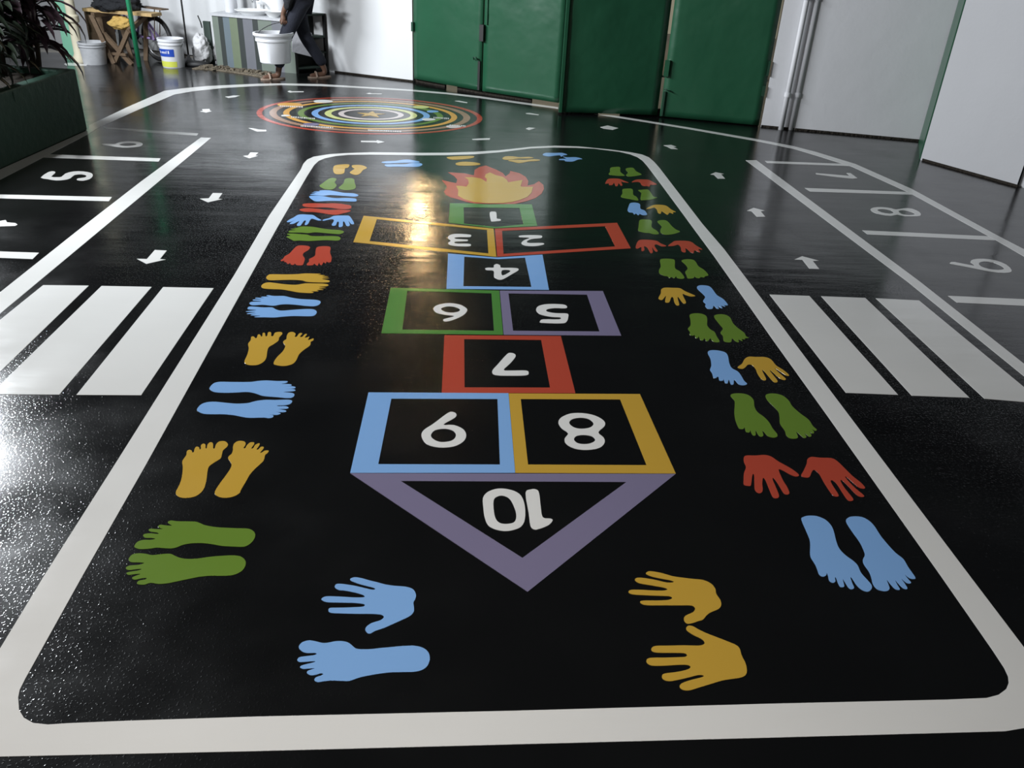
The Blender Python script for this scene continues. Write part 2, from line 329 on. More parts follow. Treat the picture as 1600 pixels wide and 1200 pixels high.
 ('footprint','yellow',GT,'thin yellow footprint touching the far border above the left of the flame',(580,230,4.706),
  [(555,75),(620,68),(745,65),(750,78),(690,88),(600,92)]),
 ('footprint','yellow',GT,'thin yellow footprint right at the upper left tip of the flame',(580,230,4.706),
  [(620,120),(670,108),(760,112),(805,125),(760,135),(650,135)]),
 ('footprint','yellow',GT,'upper of the two yellow-green footprints beyond the right of the flame',(770,232,10),
  [(150,155),(200,125),(320,125),(420,138),(560,132),(640,148),(560,158),(400,160),(280,178),(190,175)]),
 ('footprint','yellow',GT,'lower of the two yellow-green footprints beyond the right of the flame',(770,232,10),
  [(240,187),(380,177),(500,180),(640,168),(740,180),(700,195),(560,205),(430,228),(330,210)]),
 ('handprint','blue',GT,'left one of the two flattened blue handprints by the far right border',(770,232,10),
  [(780,100),(830,70),(960,72),(1080,70),(1165,98),(1110,108),(1085,124),(1065,125),(1050,108),(960,115),(880,125)]),
 ('handprint','blue',GT,'right one of the two flattened blue handprints by the far right border',(770,232,10),
  [(1100,128),(1160,140),(1300,138),(1400,165),(1330,175),(1250,205),(1140,200),(1120,185),(1040,180),(1050,165),(1150,158)]),
 ('footprint','green',GR,'left foot of the farthest green pair, by the bend of the right border',(930,250,8),
  [(190,100),(250,88),(310,92),(315,150),(370,195),(330,200),(250,195),(170,180),(185,150)]),
 ('footprint','green',GR,'right foot of the farthest green pair, by the bend of the right border',(930,250,8),
  [(380,110),(470,98),(510,140),(580,180),(540,195),(440,208),(385,190),(410,160)]),
 ('handprint','red',GR,'left hand of the small dim red pair between the two farthest green pairs',(940,255,16),
  [(160,400),(300,385),(450,395),(560,440),(680,490),(560,475),(490,460),(520,550),(480,560),(430,500),(400,570),(350,565),(310,490),(270,545),(190,545),(180,510),(110,515),(95,490)]),
 ('handprint','red',GR,'right hand of the small dim red pair between the two farthest green pairs',(940,255,16),
  [(750,480),(820,430),(900,410),(1050,410),(1180,420),(1280,470),(1380,530),(1300,545),(1220,540),(1200,585),(1140,570),(1080,575),(1000,545),(960,480),(860,470)]),
 ('footprint','green',GR,'left foot of the green pair just above the small blue foot and yellow hand',(940,255,16),
  [(520,660),(600,640),(770,650),(790,790),(870,840),(920,930),(820,920),(720,900),(600,880),(480,840),(520,760)]),
 ('footprint','green',GR,'right foot of the green pair just above the small blue foot and yellow hand',(940,255,16),
  [(980,670),(1150,660),(1230,740),(1300,840),(1390,860),(1250,910),(1100,925),(980,920),(980,820),(990,740),(915,680)]),
 ('footprint','blue',GR,'small blue footprint beside a small yellow handprint, far up right of square 1',(930,250,8),
  [(418,580),(440,540),(510,535),(560,555),(565,610),(620,635),(648,685),(600,690),(560,675),(540,690),(510,670),(490,682),(470,660),(430,655),(405,630)]),
 ('handprint','yellow',GR,'smallest yellow handprint, right of the small blue footprint near square 1',(930,250,8),
  [(640,610),(700,575),(760,560),(880,570),(950,620),(1008,650),(970,655),(975,672),(930,660),(905,685),(870,665),(830,640),(820,672),(785,660),(770,620),(740,595),(690,610)]),
 ('footprint','green',GR,'left foot of the green pair beyond the end of the red square 2',(930,250,8),
  [(545,800),(560,750),(640,745),(705,760),(705,840),(770,885),(795,925),(740,930),(680,915),(620,910),(540,885),(540,850)]),
 ('footprint','green',GR,'right foot of the green pair beyond the end of the red square 2',(930,250,8),
  [(775,770),(840,752),(900,765),(960,830),(1010,870),(1060,895),(1020,915),(960,930),(880,935),(820,910),(815,870),(830,830)]),
 ('handprint','red',GR,'left hand of the red pair at the near end of the red square 2',(930,250,8),
  [(505,1090),(540,1010),(620,998),(760,1010),(820,1045),(890,1075),(840,1082),(770,1055),(740,1075),(782,1140),(750,1140),(710,1090),(720,1155),(690,1162),(650,1095),(610,1080),(615,1130),(580,1138),(575,1090),(530,1110)]),
 ('handprint','red',GR,'right hand of the red pair at the near end of the red square 2',(930,250,8),
  [(910,1075),(960,1035),(1010,1012),(1180,1018),(1260,1070),(1340,1120),(1290,1115),(1310,1155),(1240,1130),(1230,1165),(1190,1150),(1130,1100),(1130,1155),(1080,1140),(1070,1095),(1040,1060),(980,1075)]),
 ('footprint','green',GR,'left foot of the green pair just below the red hands, right of square 4',(1010,390,8),
  [(170,130),(230,115),(320,120),(355,140),(358,235),(420,275),(475,350),(440,368),(385,355),(370,335),(350,360),(320,345),(290,355),(265,335),(230,330),(165,300),(158,255),(180,210)]),
 ('footprint','green',GR,'right foot of the green pair just below the red hands, right of square 4',(1010,390,8),
  [(438,140),(500,122),(580,128),(620,160),(650,210),(720,255),(775,320),(735,335),(720,350),(680,345),(660,360),(620,350),(600,335),(590,358),(520,362),(500,320),(485,280),(515,240),(490,190)]),
 ('handprint','yellow',GR,'yellow handprint left of a blue footprint, up and right of square 5',(1010,390,8),
  [(185,500),(230,478),(330,480),(420,485),(480,520),(560,555),(612,580),(560,588),(500,570),(460,555),(455,575),(495,660),(470,678),(440,650),(400,595),(390,610),(410,690),(380,698),(350,660),(335,600),(310,600),(285,660),(240,660),(235,630),(245,580),(225,600),(195,632),(150,610),(180,550)]),
 ('footprint','blue',GR,'blue footprint right of a yellow handprint, up and right of square 5',(1010,390,8),
  [(632,470),(670,448),(770,455),(820,490),(880,570),(960,620),(1018,690),(990,698),(960,685),(985,715),(950,705),(930,700),(950,735),(920,725),(890,705),(905,742),(870,730),(840,700),(825,740),(770,742),(735,710),(740,680),(708,645),(735,595),(700,550),(650,505)]),
 ('footprint','green',GR,'left foot of the green pair between the two mixed hand and foot pairs',(1010,390,8),
  [(540,820),(590,800),(680,802),(745,830),(760,880),(760,950),(800,1000),(850,1030),(880,1090),(915,1150),(870,1160),(820,1140),(800,1110),(770,1145),(745,1140),(725,1110),(705,1138),(670,1125),(655,1085),(640,1110),(610,1100),(605,1070),(580,1078),(540,1065),(545,1030),(518,990),(550,950),(550,880)]),
 ('footprint','green',GR,'right foot of the green pair between the two mixed hand and foot pairs',(1010,390,8),
  [(845,840),(890,812),(980,815),(1045,850),(1080,920),(1140,980),(1220,1040),(1245,1085),(1280,1105),(1230,1110),(1230,1125),(1190,1120),(1200,1145),(1150,1125),(1155,1160),(1110,1145),(1070,1110),(1060,1155),(1010,1160),(965,1140),(955,1080),(925,1040),(955,990),(910,930)]),
 ('footprint','blue',GR,'blue footprint left of the yellow handprint, right of the red square 7',(1090,530,7.5),
  [(118,160),(150,133),(230,133),(320,155),(355,200),(370,280),(400,340),(470,380),(510,430),(545,490),(580,525),(540,542),(480,530),(440,485),(425,485),(420,530),(390,530),(370,480),(360,485),(350,520),(320,510),(305,470),(295,488),(255,485),(245,445),(225,445),(215,458),(185,450),(170,400),(145,360),(160,310),(150,230)]),
 ('handprint','yellow',GR,'yellow handprint right of a blue footprint, close to the right crosswalk',(1090,530,7.5),
  [(468,330),(520,290),(550,235),(600,207),(680,210),(790,212),(860,240),(920,310),(1000,360),(1070,420),(1050,430),(990,395),(915,345),(910,352),(970,410),(1033,465),(1010,480),(950,450),(860,370),(850,378),(900,440),(938,495),(905,508),(860,470),(780,375),(755,365),(780,420),(803,470),(780,485),(740,460),(700,400),(680,350),(640,305),(590,300),(560,330),(520,350)]),
 ('footprint','green',GR,'left foot of the nearest green pair on the right, above the large red hands',(1090,530,7.5),
  [(385,665),(420,640),(520,638),(600,660),(655,715),(665,790),(700,855),(780,915),(840,980),(880,1050),(930,1110),(930,1145),(880,1155),(820,1135),(770,1080),(758,1080),(770,1130),(740,1145),(705,1115),(685,1075),(678,1080),(680,1125),(650,1130),(625,1090),(620,1070),(605,1095),(565,1085),(550,1035),(535,1055),(490,1050),(465,1010),(440,940),(430,860),(435,770),(430,720)]),
 ('footprint','green',GR,'right foot of the nearest green pair on the right, above the large red hands',(1090,530,7.5),
  [(795,665),(830,642),(910,640),(1000,665),(1070,725),(1110,790),(1200,870),(1300,945),(1350,1020),(1395,1060),(1380,1075),(1340,1055),(1365,1090),(1350,1108),(1310,1085),(1335,1130),(1310,1145),(1250,1100),(1275,1145),(1250,1160),(1210,1130),(1155,1085),(1175,1140),(1160,1165),(1090,1165),(1040,1130),(1020,1070),(965,990),(960,920),(945,850),(890,790),(820,720)]),
 ('handprint','red',GR,'left hand of the large red pair, between the near green and blue feet',(1150,700,7.619),
  [(92,120),(120,92),(230,92),(340,85),(420,105),(500,160),(600,215),(690,270),(750,325),(710,342),(640,315),(560,270),(510,255),(515,290),(560,390),(610,470),(635,540),(600,557),(560,530),(500,430),(450,362),(435,375),(470,460),(510,560),(500,595),(460,600),(425,565),(390,480),(345,375),(320,362),(312,430),(318,500),(300,535),(265,538),(225,500),(218,420),(215,325),(200,312),(190,350),(180,430),(165,455),(95,440),(90,380),(95,300),(118,230),(95,170)]),
 ('handprint','red',GR,'right hand of the large red pair, between the near green and blue feet',(1150,700,7.619),
  [(775,325),(800,280),(840,190),(850,135),(900,108),(1000,118),(1130,122),(1200,155),(1280,230),(1380,330),(1480,410),(1537,475),(1500,485),(1440,455),(1320,350),(1300,350),(1350,410),(1430,490),(1525,570),(1490,585),(1430,555),(1330,450),(1260,385),(1245,400),(1300,490),(1390,600),(1385,630),(1340,628),(1290,570),(1200,430),(1150,388),(1125,400),(1170,480),(1220,560),(1210,580),(1160,570),(1110,510),(1040,400),(990,310),(930,262),(900,290),(870,350),(800,348)]),
 ('footprint','blue',GR,'left foot of the large blue toes-down pair at the near right',(1240,790,8),
  [(98,180),(120,145),(190,128),(290,135),(390,175),(460,240),(500,320),(530,440),(570,540),(650,625),(740,690),(800,750),(840,840),(910,920),(970,990),(975,1040),(930,1078),(860,1060),(790,1000),(730,910),(710,905),(735,980),(755,1030),(720,1050),(680,1020),(630,940),(613,925),(632,1000),(620,1022),(580,1015),(550,960),(530,905),(515,905),(522,950),(490,968),(445,940),(430,880),(415,845),(405,875),(365,892),(320,865),(300,815),(270,740),(215,650),(205,580),(205,450),(170,350)]),
 ('footprint','blue',GR,'right foot of the large blue toes-down pair at the near right',(1240,790,8),
  [(655,200),(680,155),(740,138),(850,145),(940,190),(1010,260),(1080,370),(1160,470),(1270,590),(1370,670),(1430,770),(1520,900),(1500,920),(1450,910),(1390,865),(1430,920),(1468,965),(1440,978),(1400,960),(1345,915),(1390,980),(1422,1035),(1400,1048),(1350,1020),(1270,935),(1300,1000),(1328,1048),(1300,1057),(1250,1030),(1165,930),(1185,990),(1198,1040),(1170,1070),(1110,1070),(1040,1045),(990,980),(970,900),(940,825),(880,740),(865,680),(890,620),(870,550),(820,450),(720,310)]),
 ('handprint','yellow',GR,'upper of the two large yellow handprints below the hopscotch triangle',(960,880,5.7125),
  [(280,95),(305,75),(360,78),(440,95),(520,118),(600,130),(700,142),(790,152),(860,182),(900,230),(908,275),(945,330),(953,375),(930,410),(860,440),(820,470),(790,505),(740,522),(690,538),(645,540),(620,505),(635,470),(700,440),(720,405),(690,380),(600,378),(450,378),(290,377),(240,362),(230,345),(260,335),(380,335),(480,330),(515,313),(490,297),(400,293),(280,288),(160,280),(125,258),(150,240),(240,240),(360,246),(440,246),(473,236),(440,220),(330,200),(220,180),(183,150),(205,132),(270,135),(370,152),(470,175),(530,170),(500,155),(420,140),(330,120)]),
 ('handprint','yellow',GR,'lower of the two large yellow handprints, nearest the near white border',(960,880,5.7125),
  [(640,580),(660,560),(700,565),(760,598),(830,630),(920,665),(1010,700),(1090,735),(1120,770),(1135,825),(1170,895),(1182,960),(1170,1000),(1130,1022),(1050,1035),(960,1050),(860,1080),(760,1110),(670,1137),(610,1132),(582,1105),(600,1075),(680,1045),(780,1020),(795,1005),(750,1000),(650,1025),(560,1045),(490,1055),(440,1042),(423,1012),(445,988),(540,975),(640,955),(680,930),(650,910),(560,910),(440,917),(330,915),(290,890),(288,865),(320,847),(440,845),(560,842),(630,838),(648,822),(620,805),(520,802),(380,800),(335,785),(332,760),(370,740),(500,738),(620,735),(740,738),(790,730),(805,710),(780,680),(700,640),(650,605)]),
]
for kind, col, grp, label, crop, pts in PRINTS:
    tag(film(kind, [zp(crop, pts)], col, sm=3), label, 'hand print' if kind == 'handprint' else 'foot print', grp)

# ------------------------------------------------------------------ hopscotch squares
ZA, ZB, ZC, ZD = (540,310,3.478), (560,320,5.333), (540,510,3.077), (540,730,3.077)
SQUARES = [
 ('1','squaregreen','green hopscotch square with the numeral 1, touching the flame',ZA,[(567,27),(1012,33),(1042,150),(808,163),(560,132)],
   ZB,[(877,22),(1342,28),(1375,163),(1150,186),(880,158)],
   ZB,[[(1095,65),(1130,58),(1148,65),(1152,100),(1155,116),(1183,121),(1185,133),(1150,138),(1112,140),(1102,125)]]),
 ('2','red','long red hopscotch square with the numeral 2',ZA,[(811,165),(1475,133),(1550,272),(824,318)],ZA,[(850,177),(1410,152),(1465,262),(858,302)],
   ZA,[[(945,203),(1000,200),(1060,202),(1068,210),(1058,217),(1010,222),(985,235),(1000,243),(1070,243),(1075,252),(1030,260),(980,258),(955,245),(970,228),(1000,215),(950,212)]]),
 ('3','yellow','long yellow hopscotch square with the numeral 3',ZA,[(98,95),(804,165),(819,318),(42,238)],ZA,[(170,113),(768,172),(776,300),(130,233)],
   ZB,[[(745,275),(770,250),(830,243),(930,250),(938,262),(925,270),(850,270),(800,275),(815,285),(880,290),(910,292),(908,303),(870,305),(810,308),(800,318),(830,325),(900,325),(935,330),(935,343),(900,348),(820,345),(765,335),(748,318),(770,300)]]),
 ('4','blue','small blue hopscotch square with the numeral 4',ZA,[(557,300),(822,322),(1070,306),(1105,498),(548,492)],ZA,[(645,317),(830,331),(975,323),(1010,482),(640,478)],
   ZA,[[(758,382),(775,377),(804,377),(806,364),(822,357),(840,365),(845,377),(900,378),(935,381),(938,392),(905,412),(860,438),(838,443),(818,436),(806,425),(804,394),(770,391)],[(851,391),(898,394),(853,420)]]),
 ('5','purple','mauve hopscotch square with the numeral 5',ZA,[(838,502),(1398,504),(1498,747),(859,742)],ZA,[(885,517),(1312,524),(1380,724),(910,720)],
   ZA,[[(1035,605),(1050,585),(1100,575),(1180,577),(1203,588),(1195,598),(1140,597),(1100,602),(1090,612),(1110,620),(1150,625),(1205,627),(1210,645),(1200,672),(1170,680),(1065,677),(1058,667),(1075,658),(1160,658),(1168,648),(1120,645),(1070,635),(1045,622)]]),
 ('6','squaregreen','green hopscotch square with the numeral 6',ZA,[(245,487),(835,502),(856,742),(195,733)],ZA,[(335,502),(792,517),(806,720),(308,714)],
   ZA,[[(477,600),(500,580),(560,570),(620,578),(655,597),(660,612),(640,635),(600,655),(560,668),(535,668),(532,658),(560,650),(590,640),(540,633),(495,622)],[(518,600),(550,588),(590,590),(620,602),(615,615),(580,622),(540,617)]]),
 ('7','red','red hopscotch square with the numeral 7',ZC,[(475,43),(1035,47),(1105,322),(462,320)],ZC,[(570,62),(940,66),(983,295),(572,294)],
   ZC,[[(705,215),(730,185),(775,135),(795,128),(815,135),(815,150),(790,180),(760,210),(800,213),(868,213),(880,225),(868,236),(800,238),(720,235)]]),
 ('8','yellow','yellow hopscotch square with the numeral 8',ZC,[(784,323),(1415,326),(1587,708),(816,705)],ZC,[(842,350),(1320,352),(1447,668),(877,665)],
   ZC,[[(1023,465),(1035,440),(1080,420),(1140,418),(1200,430),(1242,455),(1245,480),(1215,510),(1240,535),(1245,560),(1220,585),(1160,595),(1100,588),(1060,565),(1053,540),(1070,515),(1040,492)],
       [(1075,465),(1090,447),(1130,440),(1170,447),(1192,468),(1175,487),(1130,493),(1095,485)],[(1098,545),(1110,528),(1145,523),(1185,530),(1200,548),(1180,562),(1150,567),(1115,562)]]),
 ('9','blue','large blue hopscotch square with the numeral 9',ZC,[(110,318),(783,322),(815,705),(22,705)],ZC,[(220,348),(730,350),(742,665),(157,663)],
   ZC,[[(365,530),(375,500),(420,470),(490,418),(515,412),(532,422),(525,440),(470,473),(520,475),(565,495),(580,525),(565,555),(520,578),(450,583),(390,567)],[(410,525),(430,500),(480,493),(520,505),(530,528),(510,550),(460,557),(425,545)]]),
 ('10','purple','mauve hopscotch triangle with the numeral 10, nearest the camera',ZD,[(22,30),(1587,33),(875,600)],ZD,[(265,67),(1350,72),(850,437)],
   ZD,[[(660,150),(680,122),(720,106),(760,104),(810,115),(845,140),(862,190),(862,250),(845,285),(810,302),(765,308),(720,300),(685,280),(668,240),(662,195)],[(712,160),(730,142),(755,138),(785,150),(805,180),(820,225),(815,260),(790,272),(750,272),(725,255),(713,215)]]),
]
for num, col, label, zo, outer, zi, inner, zn, loops in SQUARES:
    O = zp(zo, outer); cx = sum(p[0] for p in O)/len(O); cy = sum(p[1] for p in O)/len(O)
    t = thing('hopscotch_triangle' if num == '10' else 'hopscotch_square', label, 'hopscotch square', g(cx, cy), 'hopscotch squares')
    film('frame', [O, zp(zi, inner)], col, t)
    n = film('numeral', [zp(zn, l) for l in loops], 'white', t, sm=3); n['label'] = 'white numeral %s, upside down to the camera' % num
    if num == '10':
        n['label'] = 'white numeral 10, upside down to the camera'
        film('numeral', [zp(ZD, [(865,125),(890,108),(915,108),(930,125),(938,190),(948,242),(985,248),(995,258),(975,280),(930,298),(905,300),(888,280),(880,220)])], 'white', t, sm=3, z1=FILM*1.2)

# ------------------------------------------------------------------ flame
ZF = (690,255,9.412)
t = thing('painted_flame', 'red and yellow flame painted at the far end of the hopscotch', 'painted flame', g(772, 300))
film('outer_flame', [zp(ZF, [(5,250),(75,335),(75,370),(35,420),(60,460),(130,500),(240,530),(370,570),(520,600),(700,608),(900,605),(1080,600),(1250,560),(1380,515),(1470,450),(1505,380),(1495,320),(1430,265),(1360,310),(1265,330),(1275,265),(1240,205),(1150,150),(1010,115),(1000,150),(940,195),(900,145),(800,95),(650,35),(560,55),(485,100),(475,180),(330,150),(95,135),(185,190),(230,240),(215,295),(90,270)])], 'red', t)
film('inner_flame', [zp(ZF, [(215,335),(300,340),(365,350),(400,300),(390,240),(345,212),(450,208),(580,230),(660,280),(665,230),(635,205),(650,165),(710,140),(800,180),(900,205),(955,245),(980,285),(1080,268),(1190,250),(1160,345),(1200,352),(1345,350),(1320,440),(1260,500),(1150,545),(1030,575),(900,590),(700,592),(480,575),(330,530),(240,480),(245,400)])], 'yellow', t, z1=FILM*2)['label'] = 'yellow inner flame'

# ------------------------------------------------------------------ white lines
def line(name, loops, label, cat, group=None, sm=0):
    return tag(film(name, loops, 'white', sm=sm, z1=FILM*(.7 if name == 'bay_line' else 1)), label, cat, group)
line('court_border_line', [
 [(-92,1170),(-85,1150),(0,1014),(69,900),(177,730),(366,430),(420,338),(470,265),(474,256),(480,249.5),(490,245),(515,241),(540,239.4),(580,238),(620,238.4),(660,239),(700,238.8),(740,237.4),(780,235),(830,229.5),(867,227.8),(905,229),(955,234),(985,238),(1003,241.5),(1014,246),(1022,253),(1030,262),(1097.5,350),(1131,389),(1190,467),(1236.7,530),(1290,601),(1515,900),(1600,1012),(1658,1088),(1666,1110),(1655,1126),(1600,1138),(1570,1143),(1200,1153),(400,1174),(0,1182.5),(-70,1184)],
 [(226,730),(129,900),(40,1060),(31,1078),(28.5,1090),(30,1110),(37.5,1122),(52,1130),(75,1132.5),(105,1130.5),(200,1126.5),(400,1120),(800,1111),(1200,1100),(1480,1093.5),(1541,1091),(1560,1086),(1572,1077),(1576,1067),(1575,1057),(1569,1044),(1550,1015),(1470,900),(1290,646),(1206.7,530),(1115,399.5),(1092.5,369),(1055,318),(1035,291),(1011,259),(1004,251),(996,245.3),(985,241),(970,237.4),(930,232.4),(900,231),(867,230.6),(830,232.2),(780,238.3),(742,241.3),(700,242.6),(660,242.8),(620,242.4),(580,241.8),(545,242.2),(525,244),(508,247.5),(498,251.5),(491,258),(480,275),(433,356),(392,430)]],
 'broad white border line round the hopscotch, with rounded corners', 'border line')
line('road_edge_line', [[(-80,318),(0,265),(138,203),(139,196),(200,167),(257,142),(287,138),(325,134.5),(400,131),(440,130.4),(502,131.5),(550,134.5),(600,137.5),(645,140.3),(700,145),(750,150.5),(806,158.5),(865,166.5),(940,177.5),(1000,187),(1075,199),(1180,217),(1240,228.5),(1275,237.5),(1337,256.5),(1425,295.5),(1562,370),(1600,389.5),(1700,443),(1800,495),
   (1800,513),(1700,458),(1600,401),(1557,376),(1422,302),(1332,261),(1275,243),(1240,232.5),(1180,220),(1075,201.5),(1000,189.3),(940,180),(865,169),(806,161),(750,153),(700,147.2),(645,142.5),(600,139.7),(550,136.8),(502,134.5),(440,133),(400,134.5),(350,137.5),(300,143),(272,148),(220,170),(157,198),(139,209),(0,281),(-80,336)]],
 'long curving white outer line of the painted road, along the gate and right wall', 'road line')
line('lane_line', [[(313.75,215),(330,215.5),(12.5,480),(-60,541),(-90,540),(0,457),(117.5,363.5),(220,284)]], 'straight white line between the left lane and the left parking bays', 'road line')
line('lane_line', [[(1165,250.5),(1182,250.5),(1437,440),(1600,568.6),(1700,647),(1700,672),(1600,588),(1417.5,440)]], 'straight white line between the right lane and the right parking bays', 'road line')
BG = 'lines between the parking bays'
line('bay_line', [[(162,198.5),(240,204),(310,208.5),(307.5,212),(235,207.5),(165,201)]], 'farthest white bay line on the left, beyond the numeral 6', 'bay line', BG)
line('bay_line', [[(72,241),(251,247.5),(248,252.5),(64,246)]], 'white bay line on the left between the numerals 6 and 5', 'bay line', BG)
line('bay_line', [[(-40,303),(0,304),(175,308),(170,314.5),(0,310),(-50,309)]], 'white bay line on the left, on the near side of the numeral 5', 'bay line', BG)
line('bay_line', [[(-70,392),(0,393),(61,395),(51,405),(0,403),(-80,402)]], 'nearest white bay line at the left, cut off by the frame', 'bay line', BG)
line('bay_line', [[(1195,251.5),(1330,256.5),(1338,260),(1199,255)]], 'thin farthest white bay line on the right, beyond the numeral 7', 'bay line', BG)
line('bay_line', [[(1257,293.75),(1420,300),(1430,304.5),(1266,299.5)]], 'white bay line on the right between the numerals 7 and 8', 'bay line', BG)
line('bay_line', [[(1347,360),(1545,369.25),(1555,375.75),(1355.5,366.5)]], 'white bay line on the right between the numerals 8 and 9', 'bay line', BG)
line('bay_line', [[(1481,462.3),(1600,467.6),(1700,472),(1715,483),(1600,478),(1495,473)]], 'nearest white bay line at the right, on the near side of the numeral 9', 'bay line', BG)
ZL, ZR = (0,180,4), (1200,180,4)
NG = 'numbers of the parking bays'
line('bay_number', [zp(ZL, [(255,390),(305,355),(340,352),(345,362),(320,385),(360,388),(385,385),(410,365),(460,352),(520,352),(570,362),(580,380),(560,400),(520,410),(480,405),(490,395),(530,390),(540,378),(510,370),(465,375),(440,395),(405,405),(350,408),(300,400)])], 'white bay numeral 5 lying on its side at the left', 'bay number', NG, 2)
line('bay_number', [zp(ZL, [(640,178),(690,180),(720,180),(745,170),(800,163),(870,168),(893,182),(870,197),(800,203),(740,200),(690,192),(642,186)]), zp(ZL, [(745,185),(780,176),(830,175),(855,182),(830,190),(780,193)])], 'faint white bay numeral 6 lying on its side at the far left', 'bay number', NG, 2)
line('bay_number', [[(-60,351),(-5,347),(2,345),(9,344),(11,347.5),(24,348.7),(27.5,351),(24,353.2),(0,354),(-30,356),(-44,364),(-52,362),(-46,355)]], 'white bay numeral 4 at the left edge, mostly out of frame', 'bay number', NG)
line('bay_number', [zp(ZR, [(298,362),(420,372),(510,380),(490,362),(515,362),(560,395),(530,397),(440,388),(300,370)])], 'white bay numeral 7 lying on its side at the far right', 'bay number', NG)
line('bay_number', [zp(ZR, [(640,590),(660,578),(710,575),(770,582),(800,590),(850,582),(900,585),(945,605),(955,625),(930,633),(860,632),(810,622),(770,630),(710,622),(660,608)]), zp(ZR, [(682,592),(720,588),(765,595),(785,610),(760,616),(710,608)]), zp(ZR, [(815,600),(850,595),(895,605),(918,620),(880,625),(835,618)])], 'white bay numeral 8 lying on its side at the right', 'bay number', NG, 2)
line('bay_number', [zp(ZR, [(1140,922),(1165,918),(1290,942),(1265,920),(1280,903),(1340,898),(1420,908),(1490,935),(1523,970),(1505,985),(1440,985),(1350,970),(1240,948),(1145,930)]), zp(ZR, [(1318,925),(1350,915),(1410,922),(1460,945),(1475,962),(1440,968),(1380,962),(1330,945)])], 'white bay numeral 9 lying on its side at the right', 'bay number', NG, 2)
ZX, ZY = (0,430,4), (1180,440,3.81)
XL, XR = 'stripes of the left crosswalk', 'stripes of the right crosswalk'
line('crosswalk_stripe', [zp(ZX, [(270,63),(555,66),(-145,745),(-578,745)])], 'left crosswalk stripe cut off by the left frame edge', 'crosswalk stripe', XL)
line('crosswalk_stripe', [zp(ZX, [(635,68),(948,74),(370,747),(-60,745)])], 'middle stripe of the left crosswalk', 'crosswalk stripe', XL)
line('crosswalk_stripe', [zp(ZX, [(1020,75),(1335,82),(882,751),(478,749)])], 'stripe of the left crosswalk nearest the hopscotch border', 'crosswalk stripe', XL)
line('crosswalk_stripe', [zp(ZY, [(85,78),(322,86),(850,675),(540,663)])], 'stripe of the right crosswalk nearest the hopscotch border', 'crosswalk stripe', XR)
line('crosswalk_stripe', [zp(ZY, [(392,88),(655,98),(1275,692),(932,680)])], 'middle stripe of the right crosswalk', 'crosswalk stripe', XR)
line('crosswalk_stripe', [zp(ZY, [(717,100),(975,113),(1720,728),(1365,698)])], 'right crosswalk stripe running out at the right frame edge', 'crosswalk stripe', XR)
Z7, Z1, Z2, Z3, Z4, Z9 = (380,140,4), (0,0,4), (300,0,4), (640,0,4), (1000,0,2.667), (1000,200,2.667)
ARROWS = [
 (ZL,[(968,843),(1042,847),(1000,900),(1035,903),(915,930),(855,898),(918,900)],'largest white arrow in the left lane, just above the left crosswalk'),
 (ZL,[(1330,487),(1390,488),(1365,523),(1390,525),(1300,545),(1250,522),(1305,520)],'second nearest white arrow in the left lane'),
 (Z7,[(45,393),(95,395),(75,413),(92,415),(40,430),(0,415),(30,412)],'third nearest white arrow in the left lane, beside the far left border corner'),
 (Z7,[(32,240),(60,242),(98,250),(145,252),(145,262),(88,263)],'slim white arrow left of the ring mural, on its near side'),
 (Z7,[(735,320),(835,321),(835,316),(887,328),(840,337),(838,331),(737,329)],'long white arrow pointing right between the ring mural and the border'),
 (Z7,[(1430,310),(1475,306),(1543,304),(1540,314),(1470,316),(1435,314)],'slim white arrow just right of and nearer than the ring mural'),
 (Z1,[(1262,683),(1310,681),(1312,692),(1325,697),(1290,704),(1250,697),(1268,693)],'white arrow by the far left bend of the road, below its neighbour'),
 (Z1,[(1407,604),(1430,602),(1460,597),(1500,598),(1470,608),(1430,613)],'white arrow at the far left bend, below the striped counter'),
 (Z2,[(597,572),(610,566),(625,571),(698,571),(698,576),(640,577),(615,579)],'white arrow behind the ring mural, below the carried white tub'),
 (Z2,[(1088,584),(1110,580),(1125,584),(1188,585),(1185,589),(1110,588)],'faint white arrow behind the middle of the ring mural'),
 (Z3,[(283,631),(310,630),(362,640),(360,644),(320,638)],'thin white arrow behind the right of the mural, before the left gate leaf'),
 (Z3,[(725,708),(750,706),(808,716),(806,720),(735,712)],'thin white arrow before the right end of the lit gate leaves'),
 ((320,150,2.667),[(1338,136),(1350,131),(1378,134),(1365,138),(1352,142)],'small white arrow right of the ring mural, nearer than the thin one'),
 (Z4,[(-166,530),(-135,523),(-90,534),(-112,541),(-150,536)],'small white arrow in front of the dark gate leaf'),
 (Z4,[(98,606),(130,604),(152,612),(138,613),(158,622),(132,621),(112,611)],'farthest white arrow of the right lane, before the right gate leaf'),
 (Z4,[(293,727),(315,718),(350,725),(338,727),(355,745),(325,745),(308,729)],'third nearest white arrow in the right lane'),
 (Z9,[(445,345),(473,333),(520,345),(503,348),(522,370),(487,371),(465,348)],'second nearest white arrow in the right lane'),
 (ZR,[(165,903),(213,882),(318,910),(280,912),(320,962),(258,960),(215,905)],'largest white arrow in the right lane, just above the right crosswalk'),
]
for z, pts, label in ARROWS: line('road_arrow', [zp(z, pts)], label, 'road arrow', 'arrows on the painted road')
tag(film('ground_line', [zp((0,0,10), [(1000,1000),(1060,982),(1180,985),(1370,1010),(1350,1028),(1150,1025),(1030,1020)])], 'white'), 'short white painted line on the ground beside the cream pillar', 'white line')

